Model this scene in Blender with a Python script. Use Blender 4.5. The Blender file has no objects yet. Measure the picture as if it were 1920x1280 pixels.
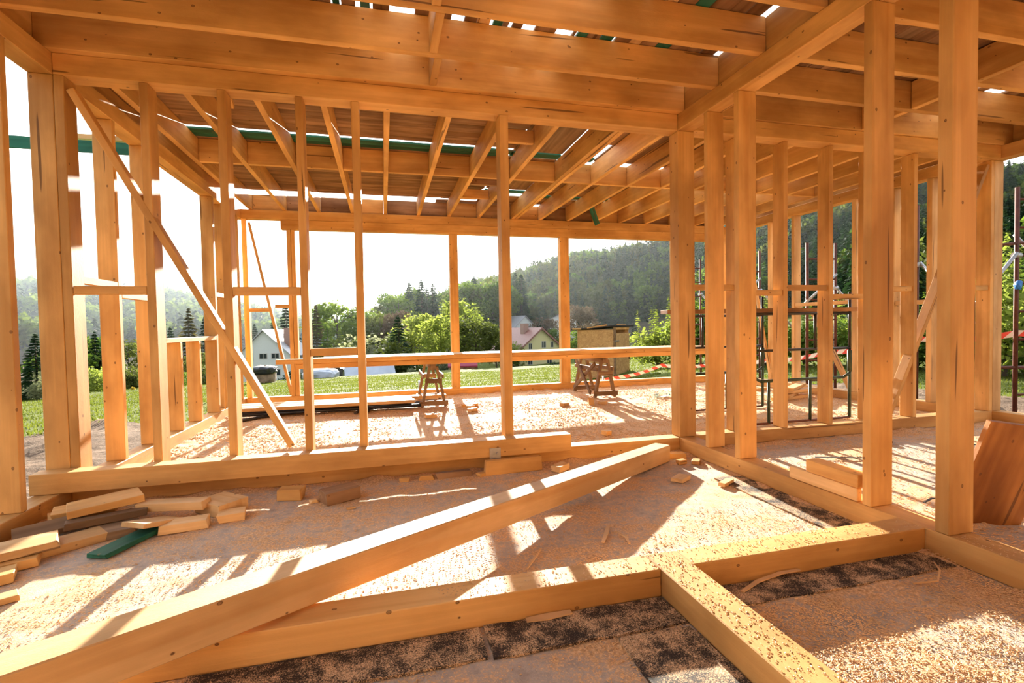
import bpy, bmesh, math, random
from mathutils import Vector, Matrix, noise
random.seed(7)
S = bpy.context.scene
# ------------------------------------------------------------------ camera
EYE = Vector((0, 0, 1.3))
YAW, PITCH, ROLL, FOC = 0.2514, -0.0313, -0.0182, 933.7
def cam_axes():
    cy, sy, cp, sp = math.cos(YAW), math.sin(YAW), math.cos(PITCH), math.sin(PITCH)
    F = Vector((sy*cp, cy*cp, sp)); R = Vector((cy, -sy, 0)); U = R.cross(F)
    cr, sr = math.cos(ROLL), math.sin(ROLL)
    return F, cr*R + sr*U, -sr*R + cr*U
F_, R_, U_ = cam_axes()
cd = bpy.data.cameras.new('camera'); cam = bpy.data.objects.new('camera', cd)
S.collection.objects.link(cam); S.camera = cam
cam.matrix_world = Matrix(((R_.x, U_.x, -F_.x, EYE.x), (R_.y, U_.y, -F_.y, EYE.y), (R_.z, U_.z, -F_.z, EYE.z), (0, 0, 0, 1)))
cd.sensor_width = 36; cd.lens = FOC/1920*36; cd.clip_start = .05; cd.clip_end = 8000
# ------------------------------------------------------------------ light
S.view_settings.view_transform = 'Standard'; S.view_settings.look = 'None'
S.view_settings.exposure = 1.32; S.view_settings.gamma = 1.0; S.view_settings.use_curve_mapping = False
SUN_EL, SUN_AZ = math.radians(14.04), math.radians(5.64)
sdir = Vector((math.sin(SUN_AZ)*math.cos(SUN_EL), math.cos(SUN_AZ)*math.cos(SUN_EL), math.sin(SUN_EL)))
W = bpy.data.worlds.new('sky'); S.world = W; W.use_nodes = True
n = W.node_tree.nodes; l = W.node_tree.links; n.clear()
wo = n.new('ShaderNodeOutputWorld'); bg = n.new('ShaderNodeBackground'); l.new(bg.outputs[0], wo.inputs[0])
tc = n.new('ShaderNodeTexCoord'); sep = n.new('ShaderNodeSeparateXYZ'); l.new(tc.outputs['Generated'], sep.inputs[0])
rp = n.new('ShaderNodeValToRGB'); l.new(sep.outputs[2], rp.inputs[0])
e = rp.color_ramp.elements; e[0].position = 0.0; e[0].color = (1.0, 1.0, 1.0, 1); e[1].position = .9; e[1].color = (.70, .80, .94, 1)
e2 = rp.color_ramp.elements.new(.2); e2.color = (.97, .985, 1.0, 1)
dot = n.new('ShaderNodeVectorMath'); dot.operation = 'DOT_PRODUCT'; l.new(tc.outputs['Generated'], dot.inputs[0]); dot.inputs[1].default_value = sdir
mr = n.new('ShaderNodeMapRange'); l.new(dot.outputs['Value'], mr.inputs[0]); mr.inputs[1].default_value = .9997; mr.inputs[2].default_value = .99993
mr.inputs[3].default_value = 0; mr.inputs[4].default_value = 25
mr2 = n.new('ShaderNodeMapRange'); l.new(dot.outputs['Value'], mr2.inputs[0]); mr2.inputs[1].default_value = .25; mr2.inputs[2].default_value = 1.0
mr2.inputs[3].default_value = 0; mr2.inputs[4].default_value = 1.0
ad = n.new('ShaderNodeMath'); l.new(mr.outputs[0], ad.inputs[0]); l.new(mr2.outputs[0], ad.inputs[1])
ad2 = n.new('ShaderNodeMath'); ad2.operation = 'ADD'; l.new(ad.outputs[0], ad2.inputs[0]); ad2.inputs[1].default_value = .54
l.new(rp.outputs[0], bg.inputs[0]); l.new(ad2.outputs[0], bg.inputs[1])
sd = bpy.data.lights.new('sun', 'SUN'); sun = bpy.data.objects.new('sun', sd); S.collection.objects.link(sun)
sd.energy = 12.8; sd.angle = math.radians(.6); sd.color = (1.0, .93, .80)
sun.rotation_euler = (-sdir).to_track_quat('-Z', 'Y').to_euler(); sun.location = (3, 30, 12)

# ------------------------------------------------------------------ materials
def mat(name):
    m = bpy.data.materials.new(name); m.use_nodes = True
    return m, m.node_tree.nodes, m.node_tree.links, m.node_tree.nodes['Principled BSDF']
def ramp(n, l, src, stops):
    r = n.new('ShaderNodeValToRGB'); l.new(src, r.inputs[0]); el = r.color_ramp.elements
    while len(el) > len(stops): el.remove(el[-1])
    while len(el) < len(stops): el.new(1)
    for a, (p, c) in zip(el, stops): a.position = p; a.color = (*c, 1)
    return r.outputs[0]
def nz(n, l, vec, scale, detail=3, rough=.55, out='Fac'):
    t = n.new('ShaderNodeTexNoise'); t.inputs['Scale'].default_value = scale; t.inputs['Detail'].default_value = detail
    t.inputs['Roughness'].default_value = rough
    if vec is not None: l.new(vec, t.inputs['Vector'])
    return t.outputs[out]
def mixc(n, l, f, a, b, mode='MIX'):
    m = n.new('ShaderNodeMix'); m.data_type = 'RGBA'; m.blend_type = mode
    for s, v in ((m.inputs[0], f), (m.inputs[6], a), (m.inputs[7], b)):
        if hasattr(v, 'is_output'): l.new(v, s)
        elif isinstance(v, (int, float)): s.default_value = v
        else: s.default_value = (*v, 1)
    return m.outputs[2]
def vmul(n, l, v, s):
    m = n.new('ShaderNodeMapping'); l.new(v, m.inputs['Vector']); m.inputs['Scale'].default_value = s
    return m.outputs[0]
def wood(name, light, dark, knot=(.10, .035, .014), stain=.34, rough_amt=.25, kscale=6.5):
    m, n, l, b = mat(name)
    tc = n.new('ShaderNodeTexCoord'); oi = n.new('ShaderNodeObjectInfo')
    cm = n.new('ShaderNodeVectorMath'); cm.operation = 'SCALE'; cx = n.new('ShaderNodeCombineXYZ')
    for k in range(3): l.new(oi.outputs['Random'], cx.inputs[k])
    l.new(cx.outputs[0], cm.inputs[0]); cm.inputs['Scale'].default_value = 37
    av = n.new('ShaderNodeVectorMath'); l.new(tc.outputs['Object'], av.inputs[0]); l.new(cm.outputs[0], av.inputs[1])
    v = av.outputs[0]
    # growth rings: noise-warped, long in X
    g = nz(n, l, vmul(n, l, v, (.35, 7, 7)), 1.0, 2, .5)
    w = n.new('ShaderNodeMath'); w.operation = 'MULTIPLY'; l.new(g, w.inputs[0]); w.inputs[1].default_value = 16
    sn = n.new('ShaderNodeMath'); sn.operation = 'SINE'; l.new(w.outputs[0], sn.inputs[0])
    mr = n.new('ShaderNodeMapRange'); l.new(sn.outputs[0], mr.inputs[0]); mr.inputs[1].default_value = -.2; mr.inputs[2].default_value = 1
    mr.inputs[3].default_value = 0; mr.inputs[4].default_value = .62
    c = mixc(n, l, mr.outputs[0], light, dark)
    f2 = nz(n, l, vmul(n, l, v, (1.5, 60, 60)), 1.0, 3)
    c = mixc(n, l, f2, c, ramp(n, l, f2, [(.25, (.72, .66, .6)), (.7, (1, 1, 1))]), 'MULTIPLY')
    f3 = nz(n, l, vmul(n, l, v, (1.1, 2.6, 2.6)), 1.0, 4)
    st = ramp(n, l, f3, [(.38, (1-stain, 1-stain*1.15, 1-stain*1.35)), (.62, (1, 1, 1))])
    c = mixc(n, l, 1.0, c, st, 'MULTIPLY')
    hr = n.new('ShaderNodeMapRange'); l.new(oi.outputs['Random'], hr.inputs[0]); hr.inputs[3].default_value = .86; hr.inputs[4].default_value = 1.08
    hc = n.new('ShaderNodeCombineXYZ')
    for k in range(3): l.new(hr.outputs[0], hc.inputs[k])
    c = mixc(n, l, 1.0, c, hc.outputs[0], 'MULTIPLY')
    # knots
    vo = n.new('ShaderNodeTexVoronoi'); vo.inputs['Scale'].default_value = kscale; l.new(vmul(n, l, v, (1, 1.4, 1.4)), vo.inputs['Vector'])
    k1 = ramp(n, l, vo.outputs['Distance'], [(.055, (1, 1, 1)), (.10, (0, 0, 0))])
    k2 = ramp(n, l, vo.outputs['Distance'], [(.0, (.7, .7, .7)), (.045, (.55, .55, .55)), (.06, (1, 1, 1)), (.08, (0, 0, 0))])
    c = mixc(n, l, k2, c, knot)
    # short cracks
    cr = nz(n, l, vmul(n, l, v, (.9, 26, 26)), 1.0, 1, .4)
    cf = ramp(n, l, cr, [(.252, (.75, .75, .75)), (.265, (0, 0, 0))])
    c = mixc(n, l, cf, c, (.10, .04, .015))
    l.new(c, b.inputs['Base Color']); b.inputs['Roughness'].default_value = .62; b.inputs['Specular IOR Level'].default_value = .28
    bp = n.new('ShaderNodeBump'); bp.inputs['Strength'].default_value = rough_amt; bp.inputs['Distance'].default_value = .004
    bn = nz(n, l, vmul(n, l, v, (40, 130, 130)), 1.0, 3, .7); l.new(bn, bp.inputs['Height']); l.new(bp.outputs[0], b.inputs['Normal'])
    return m
PINE = wood('fresh_pine', (.88, .515, .185), (.76, .395, .12))
PALE = wood('pale_pine', (.89, .59, .29), (.79, .46, .18))
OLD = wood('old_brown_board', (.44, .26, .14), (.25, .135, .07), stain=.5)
GREY = wood('weathered_wood', (.36, .23, .13), (.20, .12, .065), stain=.4)
GREEN = wood('green_treated_board', (.035, .22, .15), (.015, .12, .085), knot=(.25, .16, .06), stain=.4)
def plain(name, col, rough=.6, metal=0, var=.12, scale=9, bump=0):
    m, n, l, b = mat(name)
    tc = n.new('ShaderNodeTexCoord'); f = nz(n, l, tc.outputs['Object'], scale, 4)
    c = ramp(n, l, f, [(.3, tuple(x*(1-var) for x in col)), (.7, tuple(min(1, x*(1+var)) for x in col))])
    l.new(c, b.inputs['Base Color']); b.inputs['Roughness'].default_value = rough; b.inputs['Metallic'].default_value = metal
    if bump:
        bp = n.new('ShaderNodeBump'); bp.inputs['Strength'].default_value = bump; bp.inputs['Distance'].default_value = .01
        l.new(f, bp.inputs['Height']); l.new(bp.outputs[0], b.inputs['Normal'])
    return m
BITUMEN = plain('bitumen', (.022, .018, .015), .75, 0, .5, 30, .6)
RUST = plain('rusty_red_steel', (.11, .035, .022), .55, .3, .35, 14)
STEEL = plain('galvanised_steel', (.45, .45, .46), .4, .7, .15, 20)
DARKPIPE = plain('black_pipe', (.015, .013, .012), .35, 0, .3)
GREENSTEEL = plain('green_painted_steel', (.035, .06, .04), .5, .2, .5, 8)
CHIP = plain('wood_chip', (.74, .46, .22), .7, 0, .25, 3)
BLUE = plain('blue_plastic', (.02, .2, .7), .4)

# ------------------------------------------------------------------ helpers
COL = S.collection.objects
def link(o): COL.link(o); return o
def tag(o, label=None, cat=None, group=None, kind=None):
    if label: o['label'] = label
    if cat: o['category'] = cat
    if group: o['group'] = group
    if kind: o['kind'] = kind
    return o
def meshobj(name, bm, mats, parent=None, smooth=False):
    me = bpy.data.meshes.new(name); bm.to_mesh(me); bm.free()
    for m in (mats if isinstance(mats, (list, tuple)) else [mats]): me.materials.append(m)
    if smooth:
        for p in me.polygons: p.use_smooth = True
    o = bpy.data.objects.new(name, me); link(o)
    if parent: o.parent = parent
    return o
def empty(name, loc, rz=0):
    o = bpy.data.objects.new(name, None); link(o); o.location = loc; o.rotation_euler = (0, 0, rz); o.empty_display_size = .2
    return o
def abox(bm, lo, hi, mi=0, M=None):
    vs = [bm.verts.new((x, y, z)) for x in (lo[0], hi[0]) for y in (lo[1], hi[1]) for z in (lo[2], hi[2])]
    if M:
        for v in vs: v.co = M @ v.co
    fs = []
    for q in ((0, 1, 3, 2), (4, 6, 7, 5), (0, 4, 5, 1), (2, 3, 7, 6), (0, 2, 6, 4), (1, 5, 7, 3)):
        f = bm.faces.new([vs[i] for i in q]); f.material_index = mi; fs.append(f)
    return vs
def tube(bm, A, B, r, seg=10, r2=None, mi=0):
    A = Vector(A); B = Vector(B); d = (B-A).normalized(); r2 = r if r2 is None else r2
    u = d.orthogonal().normalized(); w = d.cross(u)
    ra = [bm.verts.new(A+(u*math.cos(t)+w*math.sin(t))*r) for t in [2*math.pi*k/seg for k in range(seg)]]
    rb = [bm.verts.new(B+(u*math.cos(t)+w*math.sin(t))*r2) for t in [2*math.pi*k/seg for k in range(seg)]]
    for k in range(seg):
        f = bm.faces.new((ra[k], ra[(k+1) % seg], rb[(k+1) % seg], rb[k])); f.smooth = True; f.material_index = mi
    bm.faces.new(ra[::-1]).material_index = mi; bm.faces.new(rb).material_index = mi
def beam_mesh(name, L, w, h, m, bev=.004, wob=.0):
    bm = bmesh.new(); abox(bm, (-L/2, -w/2, -h/2), (L/2, w/2, h/2))
    bmesh.ops.recalc_face_normals(bm, faces=bm.faces)
    if wob:
        for v in bm.verts: v.co += Vector((random.uniform(-wob, wob)*2, random.uniform(-wob, wob)*.3, random.uniform(-wob, wob)*.3))
    bmesh.ops.bevel(bm, geom=list(bm.edges), offset=bev, segments=1, affect='EDGES')
    me = bpy.data.meshes.new(name); bm.to_mesh(me); bm.free(); me.materials.append(m)
    return me
def place(o, c, X, Z):
    X = Vector(X).normalized(); Z = Vector(Z); Z = (Z - X*Z.dot(X)).normalized(); Y = Z.cross(X)
    o.matrix_world = Matrix(((X.x, Y.x, Z.x, c[0]), (X.y, Y.y, Z.y, c[1]), (X.z, Y.z, Z.z, c[2]), (0, 0, 0, 1)))
    return o
def timber(name, lo, hi, m, label=None, cat=None, group=None, parent=None, bev=.004):
    lo = Vector(lo); hi = Vector(hi); d = hi-lo; c = (lo+hi)/2
    ax = max(range(3), key=lambda i: d[i])
    if ax == 0: X, Z, w, h = (1, 0, 0), (0, 0, 1), d.y, d.z
    elif ax == 1: X, Z, w, h = (0, 1, 0), (0, 0, 1), d.x, d.z
    else: X, Z, w, h = (0, 0, 1), (1, 0, 0), d.y, d.x
    o = link(bpy.data.objects.new(name, beam_mesh(name, d[ax], w, h, m, bev)))
    place(o, c, X, Z)
    if parent: o.parent = parent
    return tag(o, label, cat, group)
def bar(name, A, B, w, h, m, up=(0, 0, 1), label=None, cat=None, group=None, parent=None, bev=.004, wob=0):
    A = Vector(A); B = Vector(B); o = link(bpy.data.objects.new(name, beam_mesh(name, (B-A).length, w, h, m, bev, wob)))
    if parent: o.parent = parent
    place(o, (A+B)/2, B-A, up); return tag(o, label, cat, group)
ORD = ['first', 'second', 'third', 'fourth', 'fifth', 'sixth', 'seventh', 'eighth', 'ninth', 'tenth', 'eleventh', 'twelfth', 'thirteenth', 'fourteenth', 'fifteenth', 'sixteenth', 'seventeenth', 'eighteenth', 'nineteenth', 'twentieth']
def az_of(px): return YAW + math.atan((px-960)/FOC)
HOR = lambda px: 610.7 - (px-960)*.0182
def elev(px, y): return (HOR(px)-y)/FOC*math.cos(math.atan((px-960)/FOC))

# ------------------------------------------------------------------ terrain
def sm(a, b, x): t = min(1, max(0, (x-a)/(b-a))); return t*t*(3-2*t)
def lerp(tab, x):
    if x <= tab[0][0]: return tab[0][1]
    for (a, b), (c, d) in zip(tab, tab[1:]):
        if x <= c: return b+(d-b)*(x-a)/(c-a)
    return tab[-1][1]
# slope of the meadow by compass bearing (degrees right of the long axis)
FIELD = [(-90, .02), (-35, .072), (-12, .078), (14, .073), (26, .057), (36, .022), (60, .004), (120, 0)]
RIDGE = [(-180, .02), (-70, .03), (-40, .050), (-30, .052), (-20, .042), (-12, .010), (-5, -.02), (2, .0), (8, .040), (14, .062), (22, .095), (31, .112), (40, .150), (50, .165), (62, .150), (80, .10), (110, .03), (180, .02)]
RDIST = [(-180, 420), (-40, 520), (-20, 520), (-5, 420), (8, 330), (14, 300), (31, 280), (60, 250), (90, 260), (180, 400)]
def ground_z(x, y):
    r = math.hypot(x, y); a = math.degrees(math.atan2(x, y))
    near = -.22 - lerp(FIELD, a)*max(0, r-9)
    edge = lerp([(-90, 45), (-12, 46), (14, 52), (30, 40), (40, 45), (60, 60), (120, 80)], a)
    cap = -.22 - lerp(FIELD, a)*(edge-9)
    low = lerp([(-90, -10), (0, -8), (25, -6), (40, -1.5), (70, 0), (120, 0)], a)
    z = near if r < edge else cap + (low-cap)*sm(edge, edge+35, r)
    R = lerp(RDIST, a); top = lerp(RIDGE, a)*R
    z0 = lerp([(-90, 260), (-5, 240), (10, 150), (30, 120), (50, 70), (180, 100)], a)
    if r > z0: z = z + (top - z)*sm(z0, R, r)
    far = lerp([(-180, .03), (-40, .055), (-15, .062), (0, .066), (12, .055), (30, .03), (180, .03)], a)
    if r > 1100: z = z + (far*2600 - z)*sm(1100, 2600, r)
    if r > 12: z += noise.noise((x*.02, y*.02, 0))*(min(3, (r-12)*.012) if r > 130 else min(.2, (r-12)*.006))
    if r < 60: z += noise.noise((x*.5, y*.5, 3))*.05
    # churned soil banks close to the building
    if x < -2.6 and r < 16:
        z += .20*max(0, 1-abs(x+4.6)/1.6)*(.5+noise.noise((x*1.6, y*1.6, 9)))
    if x > 7.6 and y < 20: z += .22*max(0, 1-abs(x-9.6)/1.8)*(.55+noise.noise((x*1.5, y*1.5, 5)))
    return z
bm = bmesh.new(); rings = []; r = 1.5; radii = []
while r < 3400: radii.append(r); r *= 1.03 if r < 60 else 1.045
NA = 300
inside = lambda x, y: -2.55 < x < 7.5 and -1.5 < y < 9.6
for r in radii:
    row = []
    for k in range(NA):
        a = 2*math.pi*k/NA; x = r*math.sin(a); y = r*math.cos(a)
        z = ground_z(x, y)
        if inside(x, y): z = -.30
        row.append(bm.verts.new((x, y, z)))
    rings.append(row)
for a, b in zip(rings, rings[1:]):
    for k in range(NA): bm.faces.new((a[k], b[k], b[(k+1) % NA], a[(k+1) % NA])).smooth = True
m, n, l, b = mat('meadow_and_soil')
g = n.new('ShaderNodeNewGeometry'); sp = n.new('ShaderNodeSeparateXYZ'); l.new(g.outputs['Position'], sp.inputs[0])
f1 = nz(n, l, g.outputs['Position'], .35, 5, .6); f2 = nz(n, l, g.outputs['Position'], 5, 4, .7)
grass = mixc(n, l, f2, (.085, .12, .016), (.145, .165, .033)); grass = mixc(n, l, f1, grass, (.11, .13, .026))
soil = ramp(n, l, nz(n, l, g.outputs['Position'], 4, 6, .75), [(.35, (.08, .05, .03)), (.65, (.26, .18, .125))])
# soil where the plot has been dug: distance outside the slab rectangle
def mth(op, a, b=None):
    q = n.new('ShaderNodeMath'); q.operation = op
    for s, v in ((0, a), (1, b)):
        if v is None: continue
        if hasattr(v, 'is_output'): l.new(v, q.inputs[s])
        else: q.inputs[s].default_value = v
    return q.outputs[0]
dx = mth('MAXIMUM', mth('SUBTRACT', -2.5, sp.outputs[0]), mth('SUBTRACT', sp.outputs[0], 7.4))
dy = mth('SUBTRACT', sp.outputs[1], 9.55)
dd = mth('MAXIMUM', dx, mth('MULTIPLY', dy, 9.0))
dd = mth('ADD', dd, mth('MULTIPLY', mth('SUBTRACT', f1, .5), 2.2))
sf = n.new('ShaderNodeMapRange'); l.new(dd, sf.inputs[0]); sf.inputs[1].default_value = 4.2; sf.inputs[2].default_value = 3.6
c = mixc(n, l, sf.outputs[0], grass, soil)
rr = n.new('ShaderNodeVectorMath'); rr.operation = 'LENGTH'; l.new(g.outputs['Position'], rr.inputs[0])
ff = n.new('ShaderNodeMapRange'); l.new(rr.outputs['Value'], ff.inputs[0]); ff.inputs[1].default_value = 105; ff.inputs[2].default_value = 150
slope = ramp(n, l, f1, [(.35, (.055, .045, .03)), (.65, (.085, .07, .045))])
c = mixc(n, l, ff.outputs[0], c, slope)
fg = n.new('ShaderNodeMapRange'); l.new(rr.outputs['Value'], fg.inputs[0]); fg.inputs[1].default_value = 330; fg.inputs[2].default_value = 600
forest = ramp(n, l, nz(n, l, g.outputs['Position'], .03, 6, .7), [(.4, (.012, .03, .014)), (.6, (.045, .08, .025))])
c = mixc(n, l, fg.outputs[0], c, forest)
l.new(c, b.inputs['Base Color']); b.inputs['Roughness'].default_value = .95; b.inputs['Specular IOR Level'].default_value = .1
bp = n.new('ShaderNodeBump'); bp.inputs['Strength'].default_value = .8; bp.inputs['Distance'].default_value = .12
l.new(nz(n, l, g.outputs['Position'], 9, 5, .75), bp.inputs['Height']); l.new(bp.outputs[0], b.inputs['Normal'])
tag(meshobj('ground', bm, m), kind='structure')

# valley haze: thin lit mist over the distant hills
bm = bmesh.new(); abox(bm, (-2500, 70, -40), (2500, 3300, 260)); bmesh.ops.recalc_face_normals(bm, faces=bm.faces)
m = bpy.data.materials.new('valley_haze'); m.use_nodes = True; n = m.node_tree.nodes; l = m.node_tree.links; n.clear()
o_ = n.new('ShaderNodeOutputMaterial'); vs = n.new('ShaderNodeVolumeScatter'); l.new(vs.outputs[0], o_.inputs['Volume'])
vs.inputs['Color'].default_value = (.86, .94, 1, 1); vs.inputs['Density'].default_value = .00028; vs.inputs['Anisotropy'].default_value = .35
tag(meshobj('valley_haze', bm, m), 'thin pale blue haze lying over the distant hills', 'haze', kind='stuff')

bm = bmesh.new(); abox(bm, (-900, 190, -30), (-20, 1000, 110)); bmesh.ops.recalc_face_normals(bm, faces=bm.faces)
m = bpy.data.materials.new('blue_haze'); m.use_nodes = True; n = m.node_tree.nodes; l = m.node_tree.links; n.clear()
o_ = n.new('ShaderNodeOutputMaterial'); vs = n.new('ShaderNodeVolumeScatter'); l.new(vs.outputs[0], o_.inputs['Volume'])
vs.inputs['Color'].default_value = (.55, .78, 1, 1); vs.inputs['Density'].default_value = .0011; vs.inputs['Anisotropy'].default_value = .0
tag(meshobj('morning_haze', bm, m), 'bluish haze hanging over the wooded hill on the left', 'haze', kind='stuff')
# ------------------------------------------------------------------ floor
def floor_h(x, y):
    q = noise.fractal((x*2.3, y*2.3, 0), 1.0, 2.0, 5)
    w = noise.noise((x*.9, y*.9, 4))
    cover = max(0, min(1, .55 + w*.9 + q*.35)) * (1 if y > 4.5 else .75)
    h = cover*(.006 + .010*max(-.5, q) + .006*noise.noise((x*9, y*9, 1)) + .0035*noise.noise((x*28, y*28, 2)))
    for sx, ex in ((-2.32, 1), (2.885, -1), (3.06, 1)):      # drifts against the sole plates
        dxx = (x-sx)*ex
        if 0 < dxx < .25: h += .03*(1-dxx/.25)**2*max(0, .4+noise.noise((x*6, y*6, 8)))
    for sy, ex in ((4.445, -1), (4.605, 1), (9.41, -1), (2.235, 1)):
        dyy = (y-sy)*ex
        if 0 < dyy < .3: h += .032*(1-dyy/.3)**2*max(0, .4+noise.noise((x*6, y*6, 8)))
    return max(-.003, h-.002)
bm = bmesh.new(); X0, X1, Y0, Y1 = -2.48, 7.45, -1.6, 9.57
xs = []; x = X0
while x < X1: xs.append(x); x += .028
xs.append(X1); ys = []; y = Y0
while y < Y1: ys.append(y); y += .1 if y < .9 else (.020 if y < 4.5 else .03)
ys.append(Y1)
grid = [[bm.verts.new((x, y, floor_h(x, y))) for x in xs] for y in ys]
for j in range(len(ys)-1):
    for i in range(len(xs)-1): bm.faces.new((grid[j][i], grid[j][i+1], grid[j+1][i+1], grid[j+1][i])).smooth = True
# slab edge
low = {}
def lo_v(v):
    if v not in low: low[v] = bm.verts.new((v.co.x, v.co.y, -.32))
    return low[v]
edge = [grid[0][i] for i in range(len(xs))] + [grid[j][-1] for j in range(1, len(ys))] + [grid[-1][i] for i in range(len(xs)-2, -1, -1)] + [grid[j][0] for j in range(len(ys)-2, 0, -1)]
for a, b2 in zip(edge, edge[1:]+edge[:1]): bm.faces.new((a, lo_v(a), lo_v(b2), b2))
m, n, l, b = mat('slab_with_sawdust')
g = n.new('ShaderNodeNewGeometry'); P = g.outputs['Position']; sp = n.new('ShaderNodeSeparateXYZ'); l.new(P, sp.inputs[0])
q1 = nz(n, l, P, 1.7, 6, .65); q2 = nz(n, l, P, 70, 3, .8); q3 = nz(n, l, P, 14, 5, .7)
conc = ramp(n, l, q3, [(.3, (.40, .325, .27)), (.7, (.64, .55, .47))])
dust = ramp(n, l, q2, [(.30, (.30, .15, .06)), (.5, (.70, .42, .21)), (.70, (.90, .66, .40))])
hm = n.new('ShaderNodeMapRange'); l.new(sp.outputs[2], hm.inputs[0]); hm.inputs[1].default_value = -.003; hm.inputs[2].default_value = .007
yn = n.new('ShaderNodeMapRange'); l.new(sp.outputs[1], yn.inputs[0]); yn.inputs[1].default_value = 4.3; yn.inputs[2].default_value = 4.7; yn.inputs[3].default_value = -.12; yn.inputs[4].default_value = .22
s1 = mth('ADD', mth('MULTIPLY', hm.outputs[0], .45), mth('MULTIPLY', mth('SUBTRACT', q1, .43), 2.2))
s1 = mth('ADD', s1, mth('MULTIPLY', mth('SUBTRACT', q3, .5), 1.6)); s1 = mth('ADD', s1, yn.outputs[0])
s1 = mth('ADD', s1, mth('MULTIPLY', mth('SUBTRACT', q2, .5), 1.7))
cf = n.new('ShaderNodeMapRange'); l.new(s1, cf.inputs[0]); cf.inputs[1].default_value = .0; cf.inputs[2].default_value = .42
c = mixc(n, l, cf.outputs[0], conc, dust)
l.new(c, b.inputs['Base Color']); b.inputs['Roughness'].default_value = .8; b.inputs['Specular IOR Level'].default_value = .25
bp = n.new('ShaderNodeBump'); bp.inputs['Strength'].default_value = .55; bp.inputs['Distance'].default_value = .006
l.new(nz(n, l, P, 95, 3, .8), bp.inputs['Height']); l.new(bp.outputs[0], b.inputs['Normal'])
tag(meshobj('floor', bm, m), kind='structure')

def strip(x0, x1, y0, y1, label, seed):                  # thin bitumen strip with curled edge and dust in it
    bm = bmesh.new(); nx = max(2, int((x1-x0)/.04)); ny = max(2, int((y1-y0)/.04)); v = {}
    for j in range(ny+1):
        for i in range(nx+1):
            x = x0+(x1-x0)*i/nx; y = y0+(y1-y0)*j/ny
            ed = .012*noise.noise((x*7, y*7, seed)) if i in (0, nx) or j in (0, ny) else 0
            for t in (0, 1): v[i, j, t] = bm.verts.new((x+ed, y+ed, (.012 + .003*noise.noise((x*9, y*9, seed))) if t else .001))
    for j in range(ny):
        for i in range(nx):
            bm.faces.new((v[i, j, 1], v[i+1, j, 1], v[i+1, j+1, 1], v[i, j+1, 1])); bm.faces.new((v[i, j, 0], v[i, j+1, 0], v[i+1, j+1, 0], v[i+1, j, 0]))
    for i in range(nx): bm.faces.new((v[i, 0, 0], v[i+1, 0, 0], v[i+1, 0, 1], v[i, 0, 1])); bm.faces.new((v[i+1, ny, 0], v[i, ny, 0], v[i, ny, 1], v[i+1, ny, 1]))
    for j in range(ny): bm.faces.new((v[0, j+1, 0], v[0, j, 0], v[0, j, 1], v[0, j+1, 1])); bm.faces.new((v[nx, j, 0], v[nx, j+1, 0], v[nx, j+1, 1], v[nx, j, 1]))
    return tag(meshobj('bitumen_strip', bm, BITDUST), label, 'bitumen strip')
BITDUST, n, l, b = mat('bitumen_with_sawdust')
g = n.new('ShaderNodeNewGeometry'); P = g.outputs['Position']
q2 = nz(n, l, P, 190, 3, .8); q1 = nz(n, l, P, 7, 6, .75)
dust = ramp(n, l, nz(n, l, P, 160, 2, .6), [(.35, (.42, .24, .11)), (.6, (.85, .6, .36))])
k = mth('ADD', mth('MULTIPLY', q1, 1.0), q2); cf = n.new('ShaderNodeMapRange'); l.new(k, cf.inputs[0]); cf.inputs[1].default_value = .96; cf.inputs[2].default_value = 1.12
l.new(mixc(n, l, cf.outputs[0], (.022, .016, .013), dust), b.inputs['Base Color']); b.inputs['Roughness'].default_value = .8
strip(.38, 1.235, 1.86, 2.075, 'short black bitumen strip in front of the cross sill', 3)
strip(-.75, .36, 1.87, 2.07, 'long black bitumen strip under the loose beam and cross sill', 7)
strip(.90, 1.235, 1.25, 1.84, 'wide black bitumen strip left of the short sill', 5)
strip(1.43, 2.86, 1.90, 2.075, 'dusty black bitumen strip in the corner right of the short sill', 9)
strip(2.62, 2.87, 2.25, 3.55, 'dark bitumen strip along the foot of the right partition sill', 11)

# ------------------------------------------------------------------ frame
ZS, ZB, ZT, ZJ, ZD = .136, 3.217, 3.372, 3.652, 3.655
YA, YB, XL, XR, XO = 4.445, 9.41, -2.318, 2.888, 7.29
bm = bmesh.new(); abox(bm, (-2.48, -1.66, .0), (7.49, -1.60, 3.65)); bmesh.ops.recalc_face_normals(bm, faces=bm.faces)  # unseen wall added behind the viewer to darken and warm the foreground
tag(meshobj('wall_rear_added', bm, PINE), kind='structure')
sole = lambda lo, hi, lab: timber('sole_plate', lo, hi, PINE, lab, 'floor beam')
top = lambda lo, hi, lab: timber('top_plate', lo, hi, PINE, lab, 'ceiling beam')
sole((-2.48, .6, .003), (XL, 9.41, ZS), 'long sole plate along the left outer wall')
sole((XL+.002, YA, .003), (XR-.004, 4.605, ZS), 'sole plate of the middle partition behind the raised beam')
sole((3.062, YA+.03, .003), (XO-.002, 4.63, ZS), 'sole plate of the right partition under the black trestle')
sole((XR, .9, .003), (3.06, 4.605, ZS), 'sole plate running towards the viewer under the right posts')
sole((-2.48, YB+.002, .003), (7.45, 9.57, ZS), 'sole plate of the back wall facing the meadow')
sole((XO, 2.2, .003), (7.45, 9.408, ZS), 'sole plate of the far right outer wall')
timber('cross_sill', (-.98, 2.08, .003), (1.243, 2.235, ZS), PINE, 'cracked cross sill under the loose diagonal beam', 'floor beam')
timber('cross_sill', (1.422, 2.08, .003), (XR-.002, 2.235, ZS), PINE, 'short cross sill between the stub sill and right partition', 'floor beam')
timber('stub_sill', (1.245, .7, .003), (1.42, 2.235, ZS), PINE, 'dust-covered stub sill pointing towards the viewer in the foreground', 'floor beam')
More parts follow.
